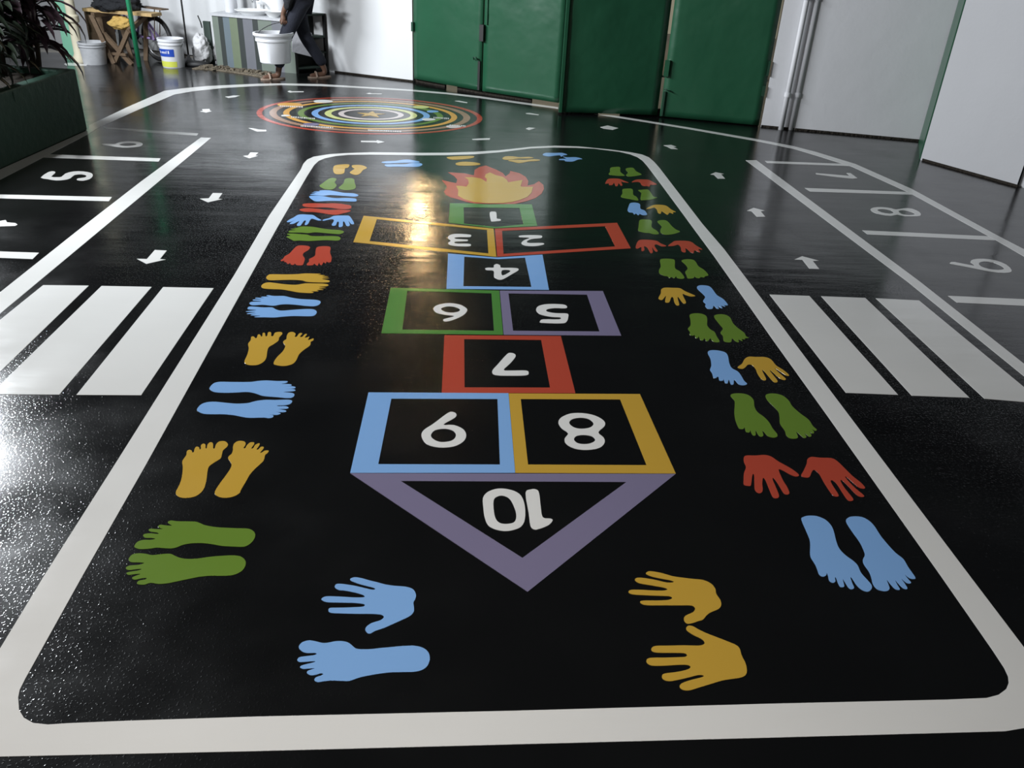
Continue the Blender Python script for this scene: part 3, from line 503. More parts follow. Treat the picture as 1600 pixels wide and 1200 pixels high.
# ------------------------------------------------------------------ ring mural
mc = g(580, 178.6)
t = thing('solar_system_mural', 'round mural of coloured rings, planets and a star painted on the far floor', 'floor mural', mc)
KX = 1.118/710*1.0; KY = KX*.77
def ell(r, cx=0, cy=0, n=64, kx=KX, ky=KY): return [Vector((mc.x+cx+r*kx*math.cos(2*math.pi*i/n), mc.y+cy+r*ky*math.sin(2*math.pi*i/n), 0)) for i in range(n)]
for a, b, col in ((676,710,'red'),(588,632,'brown'),(510,548,'orange'),(420,458,'green'),(333,373,'blue'),(250,292,'lightyellow'),(172,207,'palepink')):
    MB().flat([ell(b), ell(a)], 0, FILM).build('ring', M[col], t)['label'] = {'red':'red outermost ring','brown':'brown ring','orange':'orange ring','green':'green ring','blue':'blue ring','lightyellow':'pale yellow ring','palepink':'whitish innermost ring'}[col]
MB().flat([[Vector((mc.x+(.15 if i % 2 == 0 else .06)*math.cos(math.pi*i/5+.3), mc.y+(.15 if i % 2 == 0 else .06)*math.sin(math.pi*i/5+.3), 0)) for i in range(10)]], 0, FILM).build('star', M['yellow'], t)['label'] = 'yellow star in the middle of the rings'
for cx, cy, w, col in ((292,95,78,'orange'),(500,74,60,'white'),(1112,110,50,'lightyellow'),(1185,137,36,'blue'),(1160,187,42,'white'),(1315,232,46,'palepink'),(425,218,52,'purple'),(265,163,28,'white')):
    p = g(380+cx/4, 140+cy/4); r = (g(380+(cx+w)/4, 140+cy/4)-p).length
    d = [Vector((p.x+r*math.cos(a*math.pi/14), p.y+r*.8*math.sin(a*math.pi/14), 0)) for a in range(28)]
    MB().flat([d], 0, FILM*2).build('planet', M[col], t)
for x0, x1, y0, y1 in ((780,990,255,264),(230,370,104,109),(300,450,172,183),(360,570,228,240),(1190,1290,176,182),(1290,1395,224,230)):
    mb = MB(); x = x0
    while x < x1-6:                                    # a row of letter-sized strokes too small to read
        w = random.uniform(5, 10); yy = y0+(y1-y0)*(x-x0)/(x1-x0)
        mb.flat([ground([(380+a/4, 140+b/4) for a, b in ((x,yy-3),(x+w,yy-3),(x+w,yy+4),(x,yy+4))])], 0, FILM*3); x += w+random.uniform(3, 6)
    mb.build('caption', M['white'], t)['label'] = 'row of tiny white lettering'
# ------------------------------------------------------------------ the setting
fl = MB().box((-.6, 5.0, -.06), (14.6, 13.4, .12)).build('floor', M['floor']); struct(fl)
H0 = .035
gl, g12, g2R = g(645,128), g(752,148), g(872,167)
g3L, g34, gR = g(873,178), g(1029,183), g(1187,198)
pil, wA, wB, wC = g(1240,203), g(1437,221), g(1438,250), g(1588,292)
dirb = (gl-g(522,113)).normalized(); backL = gl-dirb*4.6
struct(MB().quadwall(backL, gl, 0, 1.55, .18).build('wall_back', M['wall']))
struct(MB().quadwall(gR+(pil-gR)*.03, pil, 0, 1.50, .16).build('wall_pier', M['wallr']))
dA = (wA-pil).normalized()
struct(MB().quadwall(pil, wA+dA*.3, 0, 1.52, .16).build('wall_right', M['wallr']))
# the stretch of wall that stands forward of it, then the last stretch towards the camera
b = MB(); n = Vector((0,0,1))
pts = [wB, wC, wC+Vector((.25,.45,0)), wA+Vector((.12,.05,0))]
b.add([p+n*0 for p in pts]+[p+n*1.52 for p in pts], [(3,2,1,0),(4,5,6,7),(0,1,5,4),(1,2,6,5),(2,3,7,6),(3,0,4,7)])
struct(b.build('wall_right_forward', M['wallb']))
wD = Vector((wC.x+1.3, wC.y-2.7, 0))
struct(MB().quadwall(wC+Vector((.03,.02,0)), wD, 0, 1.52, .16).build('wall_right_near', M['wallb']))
struct(bevel(MB().quadwall(wB+(wA-wB)*.03+Vector((-.012,0,0)), wA-(wA-wB)*.02+Vector((-.012,0,0)), 0, 1.52, .012).build('trim_1', M['gate']), .003))
# dark dirt line where the walls meet the floor
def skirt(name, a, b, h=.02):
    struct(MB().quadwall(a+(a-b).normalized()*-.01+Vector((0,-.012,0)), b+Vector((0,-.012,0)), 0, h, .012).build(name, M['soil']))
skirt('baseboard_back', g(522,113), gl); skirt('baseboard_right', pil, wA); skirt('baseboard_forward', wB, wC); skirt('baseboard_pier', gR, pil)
# unlit yard behind the planter and behind the camera's left
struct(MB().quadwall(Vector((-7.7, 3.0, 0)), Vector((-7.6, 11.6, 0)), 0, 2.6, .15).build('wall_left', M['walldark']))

# street outside the gate: it is lit, and shows through the gaps
struct(MB().box((1.0, 14.6, -.08), (14, 5.2, .12)).build('ground_outside', M['concrete']))
struct(MB().quadwall(Vector((-6, 17, 0)), Vector((8, 17, 0)), -.02, 2.6, .2).build('wall_outside', M['cream']))

# ------------------------------------------------------------------ gate leaves
def leaf(a, b, label, z0, extra=None, th=.035):
    root = thing('gate_leaf', label, 'gate', a, 'green sheet-metal gate leaves')
    d = (Vector(b)-Vector(a)); L = d.length; d.normalize(); nrm = Vector((-d.y, d.x, 0))
    if nrm.dot(Vector(a)) < 0: nrm = -nrm
    nx, nz = 14, 22; v = []; f = []
    for side in (0, th):
        for k in range(nz+1):
            for i in range(nx+1):
                s, z = i/nx, z0+(1.50-z0)*k/nz
                w = 0 if side or i in (0, nx) or k in (0, nz) else .006*math.sin(3.1*s*2+z*2.3+a[0])+random.uniform(-.0025,.0025)
                p = Vector(a)+d*L*s+nrm*(side+w); v.append(Vector((p.x, p.y, z)))
    o = (nx+1)*(nz+1)
    for k in range(nz):
        for i in range(nx):
            q = k*(nx+1)+i; f.append((q, q+1, q+nx+2, q+nx+1)); f.append((o+q, o+q+nx+1, o+q+nx+2, o+q+1))
    for k in range(nz):
        for i in (0, nx):
            q = k*(nx+1)+i; f.append((q, q+nx+1, o+q+nx+1, o+q))
    for k in (0, nz):
        for i in range(nx):
            q = k*(nx+1)+i; f.append((q, o+q, o+q+1, q+1))
    MB().add(v, f).build('sheet_panel', M['gate'], root, smooth=True)
    return root, d, nrm, L
def P3(p, z): return Vector((p.x, p.y, z))
shift = lambda p, d, s: p+d*s
# first pair, lit by the yard lamp
r1, d1, n1, L1 = leaf(gl+(g12-gl)*.02, g12-(g12-gl)*.012, 'brightly lit green gate leaf next to the white back wall', .04)
MB().box(P3(gl, .62)-n1*.012+d1*.02, (.03,.03,.10), math.atan2(d1.y,d1.x)).build('hinge', M['gatedark'], r1)
MB().beam(P3(g12, .05)-n1*.012-d1*.03, P3(g12, .36)-n1*.012-d1*.03, .03, .02, side=d1).build('bolt', M['black'], r1)
hb = MB().tube([P3(g12,.37)-n1*.02-d1*.10, P3(g12,.40)-n1*.05-d1*.09, P3(g12,.40)-n1*.05-d1*.05, P3(g12,.37)-n1*.02-d1*.04], .007, 8)
hb.build('handle', M['gatedark'], r1, smooth=True)
r2, d2, n2, L2 = leaf(g12+(g2R-g12)*.012, g2R, 'lit green gate leaf, second from the white back wall', .042)
MB().box(P3(g12, .66)-n2*.02+d2*.0, (.05,.035,.17), math.atan2(d2.y,d2.x)).build('lock_box', M['black'], r2)
MB().tube([P3(g12+d2*.05, z)-n2*.004 for z in (.75,1.0,1.25,1.48)], .012, 8).build('edge_bar', M['gate'], r2)
# second pair, the leaf that turns away from the lamp and the last leaf
r3, d3, n3, L3 = leaf(g3L, g34-(g34-g3L)*.018, 'dark shaded green gate leaf, third from the white back wall', .02)
MB().beam(P3(g3L,.02)-n3*.012+d3*.012, P3(g3L,1.49)-n3*.012+d3*.012, .03, .03, side=d3).build('edge_bar', M['gate'], r3)
r4, d4, n4, L4 = leaf(g34+(gR-g34)*.01, gR-(gR-g34)*.012, 'green gate leaf beside the grey-white wall pier', .012)
MB().box(P3(g34,.50)-n4*.016+d4*.02, (.05,.035,.16), math.atan2(d4.y,d4.x)).build('lock_box', M['gate'], r4)
MB().beam(P3(g34,.02)-n4*.012+d4*.03, P3(g34,.27)-n4*.012+d4*.03, .022, .02, side=d4).build('bolt', M['gatedark'], r4)
MB().tube([P3(g34,.29)-n4*.01+d4*.02, P3(g34,.30)-n4*.04+d4*.03, P3(g34,.28)-n4*.04+d4*.08, P3(g34,.28)-n4*.01+d4*.09], .006, 8).build('handle', M['gatedark'], r4, smooth=True)
MB().box(P3(gR,.36)-n4*.012-d4*.03, (.03,.03,.10), math.atan2(d4.y,d4.x)).build('hinge', M['gatedark'], r4)
MB().box(P3(gR,.58)-n4*.012-d4*.02, (.02,.03,.14), math.atan2(d4.y,d4.x)).build('hinge', M['gatedark'], r4)

# dark strips added behind the gate's lower edge to block street light, open at bright spots
def gap_block(n_, a, b, t0, t1): struct(MB().quadwall(a+(b-a)*t0+Vector((.0,.05,0)), a+(b-a)*t1+Vector((.0,.05,0)), 0, .075, .03).build(n_, M['soil']))
gap_block('trim_2', gl, g12, 0, .48); gap_block('trim_3', gl, g12, .66, 1.0); gap_block('trim_4', g12, g2R, 0, .66)
gap_block('trim_5', g3L, g34, 0, .40); gap_block('trim_6', g3L, g34, .62, 1.0); gap_block('trim_7', g34, gR, 0, 1.0)
# pipes on the pier
for px, lab in ((1221, 'white drain pipe on the wall, nearer the gate'), (1236, 'white drain pipe on the wall, farther from the gate')):
    p = g(px, 201.5)+Vector((-.02,-.035,0)); p.z = 0
    t = thing('drain_pipe', lab, 'pipe', p, 'drain pipes beside the gate')
    MB().cyl(p, p+Vector((0,0,1.48)), .026, n=16).build('pipe', M['wallr'], t, smooth=True)
    for z in (.35, 1.25): MB().lathe([(.030,-.02),(.033,-.02),(.033,.02),(.030,.02)], p+Vector((0,0,z)), 16).build('clip', M['wallr'], t)

# street lamp outside, beyond the gate (its light comes over the gate and streaks along the floor)
_p = g(655,350); _d = ray(655,350); _d.normalize(); _h = Vector((_d.x,_d.y,0)).length
LAMP = _p+Vector((_d.x,_d.y,-_d.z))/_h*12.5
t = thing('street_lamp', 'tall street lamp standing outside beyond the gate', 'street lamp', (LAMP.x+.9, LAMP.y+.3, 0))
MB().tube([(LAMP.x+.9,LAMP.y+.3,0),(LAMP.x+.9,LAMP.y+.3,LAMP.z-.2),(LAMP.x+.7,LAMP.y+.25,LAMP.z+.2),(LAMP.x+.1,LAMP.y+.03,LAMP.z+.3)], .05, 14).build('pole', M['darkgreen'], t, smooth=True)
MB().lathe([(.20,0),(.20,.03),(.10,.14),(.03,.17)], (LAMP.x,LAMP.y,LAMP.z+.13), 24).build('lamp_shade', M['darkgreen'], t, smooth=True)

# ------------------------------------------------------------------ planter
pr, pl = g(137,203), g(0,265); dv = (pl-pr).normalized()
zt = up(118,107.5, pr).z
pn = pr+dv*6.0; wv = Vector((-dv.y, dv.x, 0));
if wv.x > 0: wv = -wv
pt = thing('planter', 'long dark green masonry planter box along the left edge', 'planter', pr)
b = MB(); A = [pr, pn, pn+wv*1.6, pr+wv*1.6]; bt = .10
I = [pr+dv*bt+wv*bt, pn-dv*bt+wv*bt, pn-dv*bt+wv*(1.6-bt), pr+dv*bt+wv*(1.6-bt)]
Z = lambda q, z: Vector((q.x, q.y, z))
vs = [Z(q,0) for q in A]+[Z(q,zt) for q in A]+[Z(q,zt) for q in I]+[Z(q,zt-.06) for q in I]
fs = [(3,2,1,0)]+[(i,(i+1)%4,4+(i+1)%4,4+i) for i in range(4)]+[(4+i,4+(i+1)%4,8+(i+1)%4,8+i) for i in range(4)]+[(8+i,8+(i+1)%4,12+(i+1)%4,12+i) for i in range(4)]+[(12,13,14,15)]
bevel(b.add(vs, fs).build('box', M['planter'], pt), .012)
MB().add([Z(q,zt-.04) for q in I], [(0,1,2,3)]).build('soil', M['soil'], pt)

# ------------------------------------------------------------------ plants in the planter
def strap_leaf(mb, root, az, length, width, lift, droop, n=7, fold=.25):
    """a long arching leaf with a V fold"""
    d = Vector((math.cos(az), math.sin(az), 0)); s = Vector((-d.y, d.x, 0)); rows = []
    p = Vector(root); ang = lift
    for i in range(n+1):
        t = i/n; w = width*math.sin(math.pi*min(1, .12+t*.88))**.8*(1 if t < 1 else 0)
        nrm = -d*math.sin(ang)+Vector((0,0,1))*math.cos(ang)
        rows.append((p-s*w/2+nrm*w*fold, p.copy(), p+s*w/2+nrm*w*fold))
        p = p+(d*math.cos(ang)+Vector((0,0,1))*math.sin(ang))*length/n; ang -= droop/n
    o = len(mb.v)
    for r in rows: mb.v += r
    for i in range(n):
        a = o+i*3; mb.f += [(a,a+1,a+4,a+3), (a+1,a+2,a+5,a+4)]
def cordyline(px, label, h, nleaf, L, mat_, red=10, seed=1, spread=1.0, zlow=.12):
    random.seed(seed)
    base = Vector(px); t = thing('cordyline', label, 'plant', base, 'plants in the planter')
    st = MB()
    for k in range(3):
        a = k*2.1; st.tube([base+Vector((.03*math.cos(a),.03*math.sin(a),0)), base+Vector((.07*math.cos(a),.07*math.sin(a),h*.5)), base+Vector((.12*math.cos(a),.12*math.sin(a),h))], [.022,.018,.014], 8)
    st.build('stem', M['stem'], t, smooth=True)
    lf, lr = MB(), MB()
    for i in range(nleaf):
        z = random.uniform(zlow, h); a = random.uniform(0, 2*math.pi); k = random.randrange(3)*2.1
        r = base+Vector((.07*math.cos(k)*z/h*1.7, .07*math.sin(k)*z/h*1.7, z))
        strap_leaf(lf, r, a, L*random.uniform(.7,1.15), .065*random.uniform(.8,1.3), random.uniform(.1,1.1), spread*random.uniform(1.2,2.6))
    for i in range(red):
        a = random.uniform(0, 2*math.pi)
        strap_leaf(lr, base+Vector((0,0,h*.95)), a, L*.8, .075, random.uniform(.7,1.3), random.uniform(.7,1.7))
    lf.build('foliage', M[mat_], t, smooth=True, recalc=False)
    if red: lr.build('young_leaves', M['leafred'], t, smooth=True, recalc=False)['label'] = 'wine red young leaves'
zs = zt-.04
p1 = g(56,106,zs)
cordyline(Z(p1, zs), 'dark purple cordyline with long drooping leaves at the far end of the planter', .62, 100, .46, 'leafp', 16, 3)
p2 = g(2,118,zs)
cordyline(Z(p2, zs), 'dense dark leafy plant in the planter left of the purple cordyline', .85, 110, .36, 'leafg', 0, 5)
p3_ = p2+dv*.75-wv*.25
cordyline(Z(p3_, zs), 'dark leafy plant in the planter at the left frame edge', .9, 130, .42, 'leafg', 4, 8)

# ------------------------------------------------------------------ far left corner: things along the wall
ground_strip = MB()
random.seed(11)
cab0, cab1 = g(340,103), g(463,115)
cd = (cab1-cab0).normalized(); cn = Vector((-cd.y, cd.x, 0))
if cn.y < 0: cn = -cn
# striped counter: front face between the two pixels, back against the wall
ct = thing('striped_counter', 'wash counter with a front of vertical grey, green and blue stripes', 'counter', cab0)
zc = up(334,20,cab0).z; dep = .33
gap = .015
front_len = (cab1-cab0).length
sw = [('stripe_sage',28),('stripe_dark',22),('stripe_blue',30),('stripe_olive',36),('stripe_dark',26),('stripe_grey',44),('stripe_dark',25),('stripe_sage',62),('stripe_grey',44),('stripe_sage',52)]
tot = sum(w for _, w in sw); s0 = 0
for nm, w in sw:
    a, b_ = cab0+cd*front_len*s0/tot, cab0+cd*front_len*(s0+w)/tot; s0 += w
    MB().quadwall(a, b_, .0, zc-.03, .025).build('front_board', M[nm], ct)
MB().quadwall(cab0+cn*.025, cab0+cn*.026+cd*.03, 0, zc-.03, dep-.03).build('side_panel', M['stripe_sage'], ct)
MB().quadwall(cab1+cn*.025-cd*.26, cab1+cn*.025-cd*.23, 0, zc-.03, dep-.03).build('side_panel', M['stripe_sage'], ct)
top = MB(); q = [cab0-cn*.015-cd*.01, cab1-cn*.015+cd*.01, cab1+cn*dep+cd*.01, cab0+cn*dep-cd*.01]
top.add([Z(x,zc-.03) for x in q]+[Z(x,zc) for x in q], [(3,2,1,0),(4,5,6,7),(0,1,5,4),(1,2,6,5),(2,3,7,6),(3,0,4,7)])
top.build('counter_top', M['oldplastic'], ct)
# open dark shelf unit turned to the right of it
sh0 = cab1+cd*.012; sh1 = g(514,112.3); sh1.z = 0
sd_ = (sh1-sh0).normalized(); sn_ = Vector((-sd_.y, sd_.x, 0)); SL = (sh1-sh0).length
st = thing('shelf_unit', 'low open black shelf unit at the right end of the striped counter', 'shelf', sh0)
zs_ = up(499,21,sh1).z
MB().quadwall(sh0, sh0+sd_*.025, 0, zs_, .17).build('side_panel', M['black'], st)
MB().quadwall(sh1-sd_*.025, sh1, 0, zs_, .17).build('side_panel', M['black'], st)
for z in (.05, .22, .40, zs_-.02):
    MB().quadwall(sh0+sd_*.026, sh1-sd_*.026, z, z+.02, .16).build('shelf', M['darkgreen'], st)
MB().quadwall(sh0+sn_*.165+sd_*.02, sh1+sn_*.165-sd_*.02, 0, zs_, .012).build('back_panel', M['black'], st)
# grey board hanging before the shelves
gq = [up(x,y,sh0.lerp(sh1,.5)-sn_*.10) for x, y in ((456,81),(496,91),(486,51),(456,40))]
b = MB(); b.add(gq+[x-sn_*.012 for x in gq], [(0,1,2,3),(7,6,5,4),(0,4,5,1),(1,5,6,2),(2,6,7,3),(3,7,4,0)])
q0 = b.build('grey_board', M['greycloth']); tag(q0, 'slanted grey board hanging on the front of the black shelf unit', 'board')
MB2 = MB()
# basin, tap, tubs and bowl on the counter
def oncounter(px, py, back=.2): p = up(px, py, cab0+cn*back); s = g(px, 103+(px-340)*.0976); return Z(s+cn*back, zc)
def jar(px, w, h, name, label, cat, mat_='plastic', back=.22):
    p = oncounter(px, 20, back); r = w/2
    o = autosmooth(MB().lathe([(r*.86,0),(r*.95,.01),(r,h*.9),(r*1.05,h*.9),(r*1.05,h),(r*.92,h),(r*.9,h*.9),(r*.8,.02)], p, 28).build(name, M[mat_])); return tag(o, label, cat)
jar(356, .16, .30, 'plastic_pail', 'tall white pail at the left end of the striped counter', 'pail')
jar(428, .22, .34, 'plastic_drum', 'wide white drum standing behind the bowl on the counter', 'drum', back=.28)
p = oncounter(393, 18, .17)
bs_ = thing('wash_basin', 'white oval wash basin set on the striped counter', 'basin', p)
autosmooth(MB().lathe([(.13,0),(.175,.035),(.19,.045),(.19,.055),(.17,.055),(.12,.012),(.01,.01)], p, 36, 1.15, .8).build('bowl', M['ceramic'], bs_))
MB().tube([p+Vector((0,.16,0)), p+Vector((0,.16,.12)), p+Vector((0,.13,.19)), p+Vector((0,.05,.18)), p+Vector((0,.03,.13))], .012, 10).build('tap', M['steel'], bs_, smooth=True)
MB().beam(p+Vector((-.05,.16,.15)), p+Vector((.05,.16,.15)), .015, .015).build('tap_handle', M['steel'], bs_)
p = oncounter(431, 24, .06)
tag(autosmooth(MB().lathe([(.05,0),(.09,.05),(.105,.065),(.10,.065),(.05,.012)], p, 30, 1.1, .8).build('bowl', M['ceramic'])), 'small white bowl at the front edge of the counter', 'bowl')
pf = oncounter(447, 20, .12)
fr = thing('faucet', 'dark standing tap at the right end of the striped counter', 'tap', pf)
MB().cyl(pf, pf+Vector((0,0,.30)), .014, n=12).build('pipe', M['black'], fr, smooth=True)
MB().tube([pf+Vector((0,0,.22)), pf+Vector((-.05,-.03,.24)), pf+Vector((-.11,-.05,.21))], .011, 10).build('spout', M['black'], fr, smooth=True)
# rubble strip in front of the counter
b = MB(); rub = [g(x,y) for x, y in ((318,104),(345,106),(400,113),(432,117),(424,124),(380,116),(336,110),(300,108))]
rs = MB().flat([rub], 0, .012); rs.build('rubble_bed', M['gravel']); ro = bpy.data.objects['rubble_bed']; tag(ro, 'strip of broken concrete and grit at the foot of the striped counter', 'rubble', kind='stuff')
st_ = MB()
for i in range(70):
    t_ = random.random(); q = rub[0].lerp(rub[3], t_)+Vector((random.uniform(-.05,.05), random.uniform(-.16,0), 0)); r = random.uniform(.008,.028)
    st_.box(Z(q,.012+r*.4), (r*2, r*1.5, r), random.uniform(0,3))
st_.build('pebbles', M['gravel'], ro, origin=worldloc(ro))
kb = MB(); k0, k1 = g(424,118), g(446,128)
kb.add([Z(x,0) for x in (k0,k1,k1+cn*.10,k0+cn*.10)]+[Z(x,.03) for x in (k0,k1,k1+cn*.10,k0+cn*.10)], [(3,2,1,0),(4,5,6,7),(0,1,5,4),(1,2,6,5),(2,3,7,6),(3,0,4,7)])

# buckets
def bucket(name, px, py, h, r, label, wm='plastic', lab=False):
    p = g(px, py); p.z = 0
    t = thing(name, label, 'bucket', p)
    autosmooth(MB().lathe([(r*.86,0),(r*.88,.01),(r*.97,h*.78),(r*1.03,h*.79),(r*1.03,h*.83),(r*.99,h*.84),(r*.99,h*.90),(r*1.06,h*.91),(r*1.06,h),(r*.97,h),(r*.84,.02)], p, 36).build('body', M[wm], t))
    hb = MB(); k = [p+Vector((r*1.05*math.cos(a), -r*1.05*abs(math.sin(a))*.55-.01, h*.88-h*.32*math.sin(a))) for a in [math.pi*i/14 for i in range(15)]]
    hb.tube(k, .004, 8).build('handle', M['steel'], t, smooth=True)
    return t, p
t, pb = bucket('paint_bucket', 272, 104, .325, .145, 'white paint bucket with a blue and yellow label beside the green post')
def wrap(nm, mname, r0, r1, h0, h1, a0, a1, off, parent, z=None):
    b = MB(); n = 14; vs = []
    for j, (rr, hh) in enumerate(((r0,h0),(r1,h1))):
        for i in range(n+1):
            a = a0+(a1-a0)*i/n; vs.append(pb+Vector(((rr+off)*math.sin(a), -(rr+off)*math.cos(a), hh)))
    b.add(vs, [(i,i+1,n+2+i,n+1+i) for i in range(n)]); return b.build(nm, M[mname], parent, smooth=True)
rr = lambda h: .145*(.88+.09*h/.2535)
wrap('blue_label', 'label_blue', rr(.13), rr(.215), .13, .215, -1.1, .45, .002, t)
wrap('yellow_label', 'label_yellow', rr(.01), rr(.075), .012, .075, -1.1, .6, .002, t)
for i, (w, hgt) in enumerate(((.10,.03),(.05,.02),(.10,.022),(.10,.022),(.09,.022),(.05,.032),(.1,.032))):   # blurred white lettering on the blue
    a = -.95+i*.15; wrap('letter', 'plastic', rr(.17), rr(.17+hgt), .165, .165+hgt, a, a+w, .0035, t)
t2, pb2 = bucket('plastic_bucket', 149, 99.5, .25, .15, 'dull white bucket between the cream pillar and the sawhorse', 'oldplastic')

# green post
p = g(218,104); p.z = 0
tag(MB().cyl(p, p+Vector((-.03,0,2.3)), .027, n=18).build('green_post', M['postgreen'], smooth=True), 'slim bright green pipe post standing by the paint bucket', 'post')
# cream pillar with the mint board behind it
p = g(126,97); p.z = 0
tag(autosmooth(MB().lathe([(.075,0),(.075,.06),(.055,.10),(.055,.44),(.075,.46),(.075,.52),(.055,.54),(.055,2.2)], p, 26).build('cream_pillar', M['cream'])), 'round cream pillar behind the right side of the purple plant', 'pillar')
pm = p+Vector((-.16,.25,0))
tag(MB().box(Z(pm,.78), (.22,.03,1.55)).build('mint_board', M['mint']), 'pale mint green board standing behind the cream pillar', 'board')
# yard wall behind that corner, in shade
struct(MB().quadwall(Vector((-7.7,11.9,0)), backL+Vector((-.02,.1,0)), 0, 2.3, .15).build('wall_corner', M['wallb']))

# sawhorse with planks, bundle and cloth
s0 = g(185,100); s0.z = 0
sx = cd; sn = cn
def sp(x, y, z): return s0+sx*x+sn*y+Vector((0,0,z*.86))
t = thing('sawhorse', 'weathered wooden sawhorse with crossed legs under a plank', 'sawhorse', s0)
for x, y in ((-.22, 0), (.30, 0)):
    pass
for a, b_ in (((-.26,.0,.62),(-.06,.0,0)), ((.22,.0,.45),(-.06,.03,.02)), ((-.18,.06,.38),(.17,.03,0)), ((-.2,.40,.62),(-.1,.40,0)), ((.2,.40,.62),(.1,.40,0))):
    MB().beam(sp(*a), sp(*b_), .05, .035).build('leg', M['wood'], t)
MB().beam(sp(-.12,.02,.13), sp(.12,.02,.13), .03, .03).build('crossbar', M['wood'], t)
MB().beam(sp(-.24,.0,.62), sp(-.2,.42,.62), .05, .05).build('crossbar', M['wood'], t)
MB().beam(sp(.22,.0,.45), sp(.2,.42,.62), .05, .04).build('crossbar', M['wood'], t)
tag(MB().box(sp(.02,.2,.665), (.95,.20,.035), math.atan2(sx.y,sx.x)).build('plank', M['palewood']), 'pale plank lying across the sawhorse', 'plank')
def lump(name, c, sz, m_, label, cat, seed):
    random.seed(seed); bm = bmesh.new(); bmesh.ops.create_icosphere(bm, subdivisions=4, radius=1)
    from mathutils import noise
    for v in bm.verts:
        v.co *= 1+.28*noise.noise(v.co*1.7+Vector((seed,0,0)))+.22*noise.noise(v.co*4.1+Vector((0,seed,0))); v.co = Vector((v.co.x*sz[0], v.co.y*sz[1], max(-.85, v.co.z)*sz[2]))
    me = bpy.data.meshes.new(name); bm.to_mesh(me); bm.free(); me.materials.append(M[m_])
    for p in me.polygons: p.use_smooth = True
    o = bpy.data.objects.new(name, me); C.objects.link(o); o.location = c; return tag(o, label, cat)
lump('black_bundle', sp(-.05,.2,.77), (.30,.14,.11), 'darkcloth', 'black cloth bundle lying on the plank of the sawhorse', 'bundle', 3)
lump('yellow_cloth', sp(.02,.15,.52), (.13,.07,.08), 'yellowcloth', 'crumpled yellow cloth hung under the plank of the sawhorse', 'cloth', 5)
tag(MB().box(sp(-.40,.30,.33), (.24,.2,.56), math.atan2(sx.y,sx.x)).build('brown_cabinet', M['wood']), 'narrow brown wooden cabinet behind the dull white bucket', 'cabinet')

# bicycle along the wall
def bicycle(cd=cd, cn=cn):
    w1 = g(251,96.5); w1.z = 0; R = .265
    w2 = w1+Vector((-.80,.52,0)).normalized()*.84; cd = (w1-w2).normalized(); cn = Vector((-cd.y, cd.x, 0))
    t = thing('bicycle', 'lilac bicycle leaning along the white wall behind the green post', 'bicycle', w1)
    tilt = Vector((0,0,1))
    turn = {0: cd, 1: (cd*.95-cn*.2).normalized()}
    for k, c in enumerate((w1, w2)):
        c = c+Vector((0,0,R+.005)); u = turn[k]
        wh = MB().tube([c+u*(R-.026)*math.cos(a)+tilt*(R-.026)*math.sin(a) for a in [2*math.pi*i/40 for i in range(40)]], .027, 10, closed=True).build('wheel', M['rubber'], t, smooth=True)
        rb = MB().tube([c+u*(R-.05)*math.cos(a)+tilt*(R-.05)*math.sin(a) for a in [2*math.pi*i/40 for i in range(40)]], .009, 8, closed=True)
        rb.build('rim', M['steel'], wh, smooth=True, origin=worldloc(wh))
        s_ = MB()
        for i in range(14):
            a = 2*math.pi*i/14; s_.tube([c, c+u*(R-.05)*math.cos(a)+tilt*(R-.05)*math.sin(a)], .0018, 5)
        s_.cyl(c-cn*.03, c+cn*.03, .016, n=12); s_.build('spokes', M['steel'], wh, origin=worldloc(wh))
    c1, c2 = w1+Vector((0,0,R)), w2+Vector((0,0,R))
    bb = c1.lerp(c2,.42)+Vector((0,0,.01)); seat = bb+(w1-w2).normalized()*.13+Vector((0,0,.36)); head = c2+(w1-w2).normalized()*.15+Vector((0,0,.36))
    f_ = MB()
    for a, b_ in ((seat,bb),(head,bb+Vector((0,0,.02))),(seat-Vector((0,0,.05)),head),(c1+cn*.04,bb+cn*.03),(c1-cn*.04,bb-cn*.03),(c1+cn*.04,seat-Vector((0,0,.08))),(c1-cn*.04,seat-Vector((0,0,.08))),(head,c2+cn*.04),(head,c2-cn*.04)):
        f_.tube([a,b_], .014, 10)
    f_.build('frame', M['purplemetal'], t, smooth=True)
    sd = MB(); sc_ = seat+Vector((0,0,.09)); ax = (w2-w1).normalized()
    sd.lathe([(.005,-.02),(.06,-.015),(.065,.01),(.04,.025),(.005,.028)], sc_, 18, 1.7, .9, tilt=Matrix.Rotation(math.atan2(ax.y,ax.x),3,'Z')); sd.cyl(seat, sc_, .012, n=10)
    sd.build('saddle', M['rubber'], t, smooth=True)
    hb = MB(); h = head+Vector((0,0,.12)); hb.cyl(head, h, .013, n=10)
    hb.tube([h-cn*.26+Vector((0,0,.04)), h-cn*.12+Vector((0,0,.03)), h, h+cn*.12+Vector((0,0,.03)), h+cn*.24+Vector((0,0,.04))], .012, 10).build('handlebar', M['black'], t, smooth=True)
    ck = MB().lathe([(.06,-.004),(.06,.004)], bb-cn*.05, 22, tilt=Matrix.Rotation(math.pi/2,3,'X')@Matrix.Identity(3)); ck.tube([bb-cn*.06, bb-cn*.06+cd*.11-Vector((0,0,.09))], .01, 8)
    ck.build('crank', M['black'], t, smooth=True)
    rk = MB(); rz = R*2+.07
    rk.box(c1+Vector((0,0,R+.09))+cd*.02, (.40,.11,.014), math.atan2(cd.y,cd.x))
    for s_ in (-.04,.04): rk.tube([c1+cn*s_, c1+cn*s_+Vector((0,0,R+.085))+cd*.08], .006, 8)
    rk.build('rack', M['wood'], t)
bicycle()
